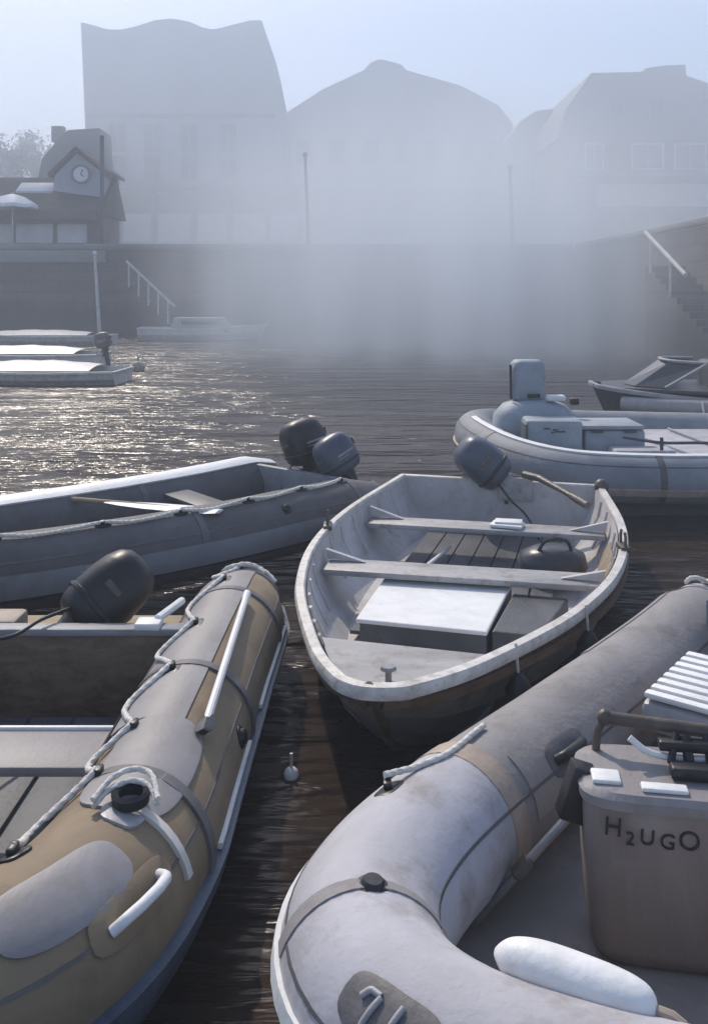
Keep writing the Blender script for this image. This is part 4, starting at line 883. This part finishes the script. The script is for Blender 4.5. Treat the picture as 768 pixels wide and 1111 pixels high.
# slatted seat
sx = Vector((1.28, 2.98, .40)); mb = MB(); mb.box(sx - Vector((0, 0, .02)), (.56, .46, .1), Matrix.Rotation(R(-38), 3, 'Z'), .03); st = mb.build('seat_base', 'lid_grey', root)
for k in range(8):
    d = Matrix.Rotation(R(-38), 3, 'Z') @ Vector((0, -.2 + k * .057, .045)); mb = MB(); mb.box(sx + d, (.54, .038, .022), Matrix.Rotation(R(-38), 3, 'Z'), .009); mb.build('seat_slat', 'white_vinyl', root)

# console with hand lettering
KX, KY = .85, 2.33
cn = thing('console_box', (KX, KY, .09), 'brown-grey plastic console hand-lettered H2UGO in the pale inflatable', 'console')
Q = Matrix.Rotation(R(-9), 3, 'Z')
def cring(z, w, l): return [Vector((KX, KY, 0)) + Q @ (p - Vector((KX, KY, 0))) + Vector((0, 0, 0)) for p in supering(KX, KY, z, w, l, 40, 5)]
mb = MB(); mb.grid([cring(z, w, l) for z, w, l in ((.09, .20, .08), (.10, .235, .105), (.14, .255, .12), (.3, .268, .126), (.46, .272, .128), (.485, .265, .124))], True, True); mb.build('body', 'box_brown', cn, 50)
mb = MB(); mb.grid([cring(z, w, l) for z, w, l in ((.487, .262, .122), (.49, .280, .137), (.515, .283, .14), (.528, .27, .128), (.531, .2, .09), (.531, .01, .01))], True, True); ld = mb.build('lid', 'patch_lilac', cn, 40)
for (x, y, w, l) in ((-.215, -.06, .07, .06), (-.08, -.095, .11, .035), (.12, -.10, .16, .03)):
    mb = MB(); mb.box(Vector((KX, KY, .535)) + Q @ Vector((x, y, 0)), (w, l, .012), Q, .005); mb.build('lid_highlight', 'white_vinyl', ld)  # white pads are painted highlights on the lid top
face = Matrix.Translation(Vector((KX, KY, .435)) + Q @ Vector((0, -.1285, 0))) @ (Q.to_4x4()) @ Matrix.Rotation(R(88), 4, 'X')
for ch, x, y, s in (('H', -.205, .012, .062), ('2', -.165, -.012, .045), ('U', -.125, -.006, .052), ('G', -.078, -.012, .052), ('O', -.028, -.006, .064)):
    text_mesh('lettering', ch, s, face @ Matrix.Translation((x, y, .001)) @ Matrix.Rotation(R(-4), 4, 'Z'), 'ink', cn)
# rail above the lid with its clamps
ra = Vector((KX, KY, .615)) + Q @ Vector((-.2, .09, 0)); rb_ = Vector((KX, KY, .60)) + Q @ Vector((.5, .02, 0))
mb = MB(); mb.rope([ra, rb_], .017, 12); mb.ball(ra, .022); rl = mb.build('grab_rail', 'brown_metal', cn, 50)
mb = MB(); mb.rope(cr_spline([ra, ra + Vector((-.02, .0, -.04)), ra + Vector((-.025, .0, -.10))], 12), .011); mb.build('rail_leg', 'brown_metal', rl, 50)
mb = MB(); mb.rope([rb_ - Vector((.05, 0, 0)), rb_ - Vector((.05, 0, .1))], .011); mb.build('rail_leg', 'brown_metal', rl, 50)
cc = Vector((KX, KY, .535)) + Q @ Vector((.0, .0, 0)); mb = MB()
mb.box(cc + Vector((0, -.03, .014)), (.12, .05, .03), Q, .006); mb.box(cc + Vector((.0, .03, .05)), (.14, .04, .025), Q, .006); mb.rope([cc, cc + Vector((0, .04, .07))], .014)
mb.rope([cc + Vector((.05, 0, .02)), cc + Vector((.06, .05, .07))], .012); mb.rope([cc + Vector((-.05, 0, .02)), cc + Vector((-.02, .05, .07))], .01); mb.build('steering_clamp', 'black', cn, 50)
mb = MB(); mb.rope(cr_spline([cc + Vector((-.14, .05, .06)), cc + Vector((-.09, .03, .03)), cc + Vector((.02, .02, .02)), cc + Vector((.2, .0, .04)), cc + Vector((.3, .05, .08))], 24), .009); mb.build('control_cable', 'white_vinyl', cn, 60)
# short dark-headed boat hook leaning on the console
a = Vector((.30, 2.36, .125)); c = Vector((.565, 2.36, .42)); b = thing('boat_hook', a, 'short boat hook with a black block head leaning on the lettered console', 'boat hook')
mb = MB(); mb.rope([a, a.lerp(c, .5), c], .012, 10); mb.build('shaft', 'steel', b); mb = MB(); g0 = a.lerp(c, .42); g1 = a.lerp(c, .58); mb.rope([g0, g0.lerp(g1, .1), g0.lerp(g1, .9), g1], .02, 10, [.012, .02, .02, .012]); mb.build('grip', 'brown_metal', b)
mb = MB(); mb.box(c + Vector((.005, -.005, .05)), (.07, .06, .14), Matrix.Rotation(R(18), 3, 'Y'), .008); mb.build('head', 'black', b)
# white fender on the inner side of the near tube
fa = Vector((.285, 1.80, .455)); fc = Vector((.54, 1.655, .455)); d = (fc - fa).normalized(); b = thing('fender', fa, 'long white fender lying on the bow tube below the lettered console', 'fender')
mb = MB(); prof = ((-.01, .008), (.0, .02), (.02, .034), (.06, .044), (.12, .048), (.22, .046), (.27, .038), (.29, .024), (.297, .008)); pf = cr_spline([Vector((x, r, 0)) for x, r in prof], 44); P = [fa + d * p.x for p in pf]; mb.rope(P, .05, 24, [p.y for p in pf]); mb.build('body', 'white_vinyl', b, 60)
mb = MB(); mb.rope([fc - d * .01, fc + d * .03, fc + d * .05 + Vector((0, 0, -.01))], .012, 8); mb.build('eye', 'skirt_tan', b)

# added float and stick, shaped after a reflection in the black gap
p = at(316, 843, 0); b = thing('glint_float', p, 'tiny white float added as a glint on the black water between the boats', 'float')
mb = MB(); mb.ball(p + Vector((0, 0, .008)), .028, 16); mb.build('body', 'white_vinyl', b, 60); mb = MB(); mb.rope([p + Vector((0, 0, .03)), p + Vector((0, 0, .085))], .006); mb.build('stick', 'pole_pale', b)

# ---------------------------------------------------------------- far moored boats
def far_boat(label, px0, px1, pyw, h, hullm, cabin=None, dark=None, beam=1.6):
    Y = FPX * CAM_H / (pyw - HOR); x0, x1 = (px0 - CX) * Y / FPX, (px1 - CX) * Y / FPX
    root = thing('moored_boat', ((x0 + x1) / 2, Y, 0), label, 'boat', 'white boats moored off the far quay'); L = x1 - x0
    bw, st_ = ((x0, Y + .2, 0), (x1, Y, 0)) if dark else ((x1, Y + .3, 0), (x0, Y, 0))
    rigid_boat(root, bw, st_, [(0, .04), (L * .12, beam * .24), (L * .35, beam * .45), (L * .6, beam * .5), (L, beam * .4)], [(0, h * 1.3), (L * .5, h), (L, h * 1.05)], [(0, 0), (L * .3, -.1), (L, -.1)], hullm, 'lining', .3, 3, 24, .06)
    if dark:
        mb = MB(); rows = []
        for k in range(12):
            s = L * (.14 + .72 * k / 11); xx = x0 + s; hw = beam * (.24 + .2 * min(1, s / (L * .35)))
            rows.append([Vector((xx, Y + .15 + hw * q, h * 1.1 + .15 * (1 - q * q) * math.sin(math.pi * (k + .6) / 12.2) ** .5 * (1 + .07 * math.sin(k * 2.1 + Y)))) for q in (-1, -.6, -.2, .2, .6, 1)])
        mb.grid(rows); mb.build('cover', dark, root, 60)  # pale cover added to stand in for highlights on the boat tops
    if cabin:
        a, c2, hc, m = cabin; a = x0 + a * L; c2 = x0 + c2 * L
        mb = MB(); mb.prism([(a, Y - beam * .3, h * .7), (c2, Y - beam * .3, h * .7), (c2 - .25, Y - beam * .25, h + hc), (a + .15, Y - beam * .25, h + hc)], (0, beam * .55, 0)); cb = mb.build('cabin', m, root, 0, .04)
        mb = MB(); mb.box(((a + c2) / 2, Y - beam * .29, h + hc * .55), ((c2 - a) * .6, .03, hc * .35), bev=.01); mb.build('cabin_window', 'dark_glass', cb)
    return root
far_boat('white launch with a low pale cabin moored before the far quay, nearest the mist', 152, 290, 369, .42, 'white_paint', (.25, .72, .38, 'cover_blue'))
far_boat('long slim cream rowing skiff moored under the dark quay, farthest left', -40, 122, 374, .30, 'gunwale', dark='gunwale')
far_boat('white open boat at the left edge, middle row, with a brown outboard', -60, 112, 399, .32, 'white_paint', dark='white_vinyl')
far_boat('low white punt at the left edge, closest to the ruffled water', -70, 134, 415, .24, 'gunwale', dark='gunwale')
p = at(112, 399, 0); outboard('small brown outboard motor on a white boat at the left edge', (p.x, p.y, .36), R(90), R(-12), .9, 'brown_metal', 'black', tiller=False)
for px, py in ((150, 402), (112, 372)):
    p = at(px, py, 0); b = thing('mooring_buoy', p, 'tan mooring buoy floating ' + ('right of the low white punt' if px == 150 else 'at the stem of the cream skiff'), 'buoy'); mb = MB(); mb.ball(p + Vector((0, 0, .06)), .15, 14); mb.build('body', 'skirt_tan', b, 60); mb = MB(); mb.rope([p + Vector((0, 0, .2)), p + Vector((0, 0, .3))], .02); mb.build('ring', 'steel', b)
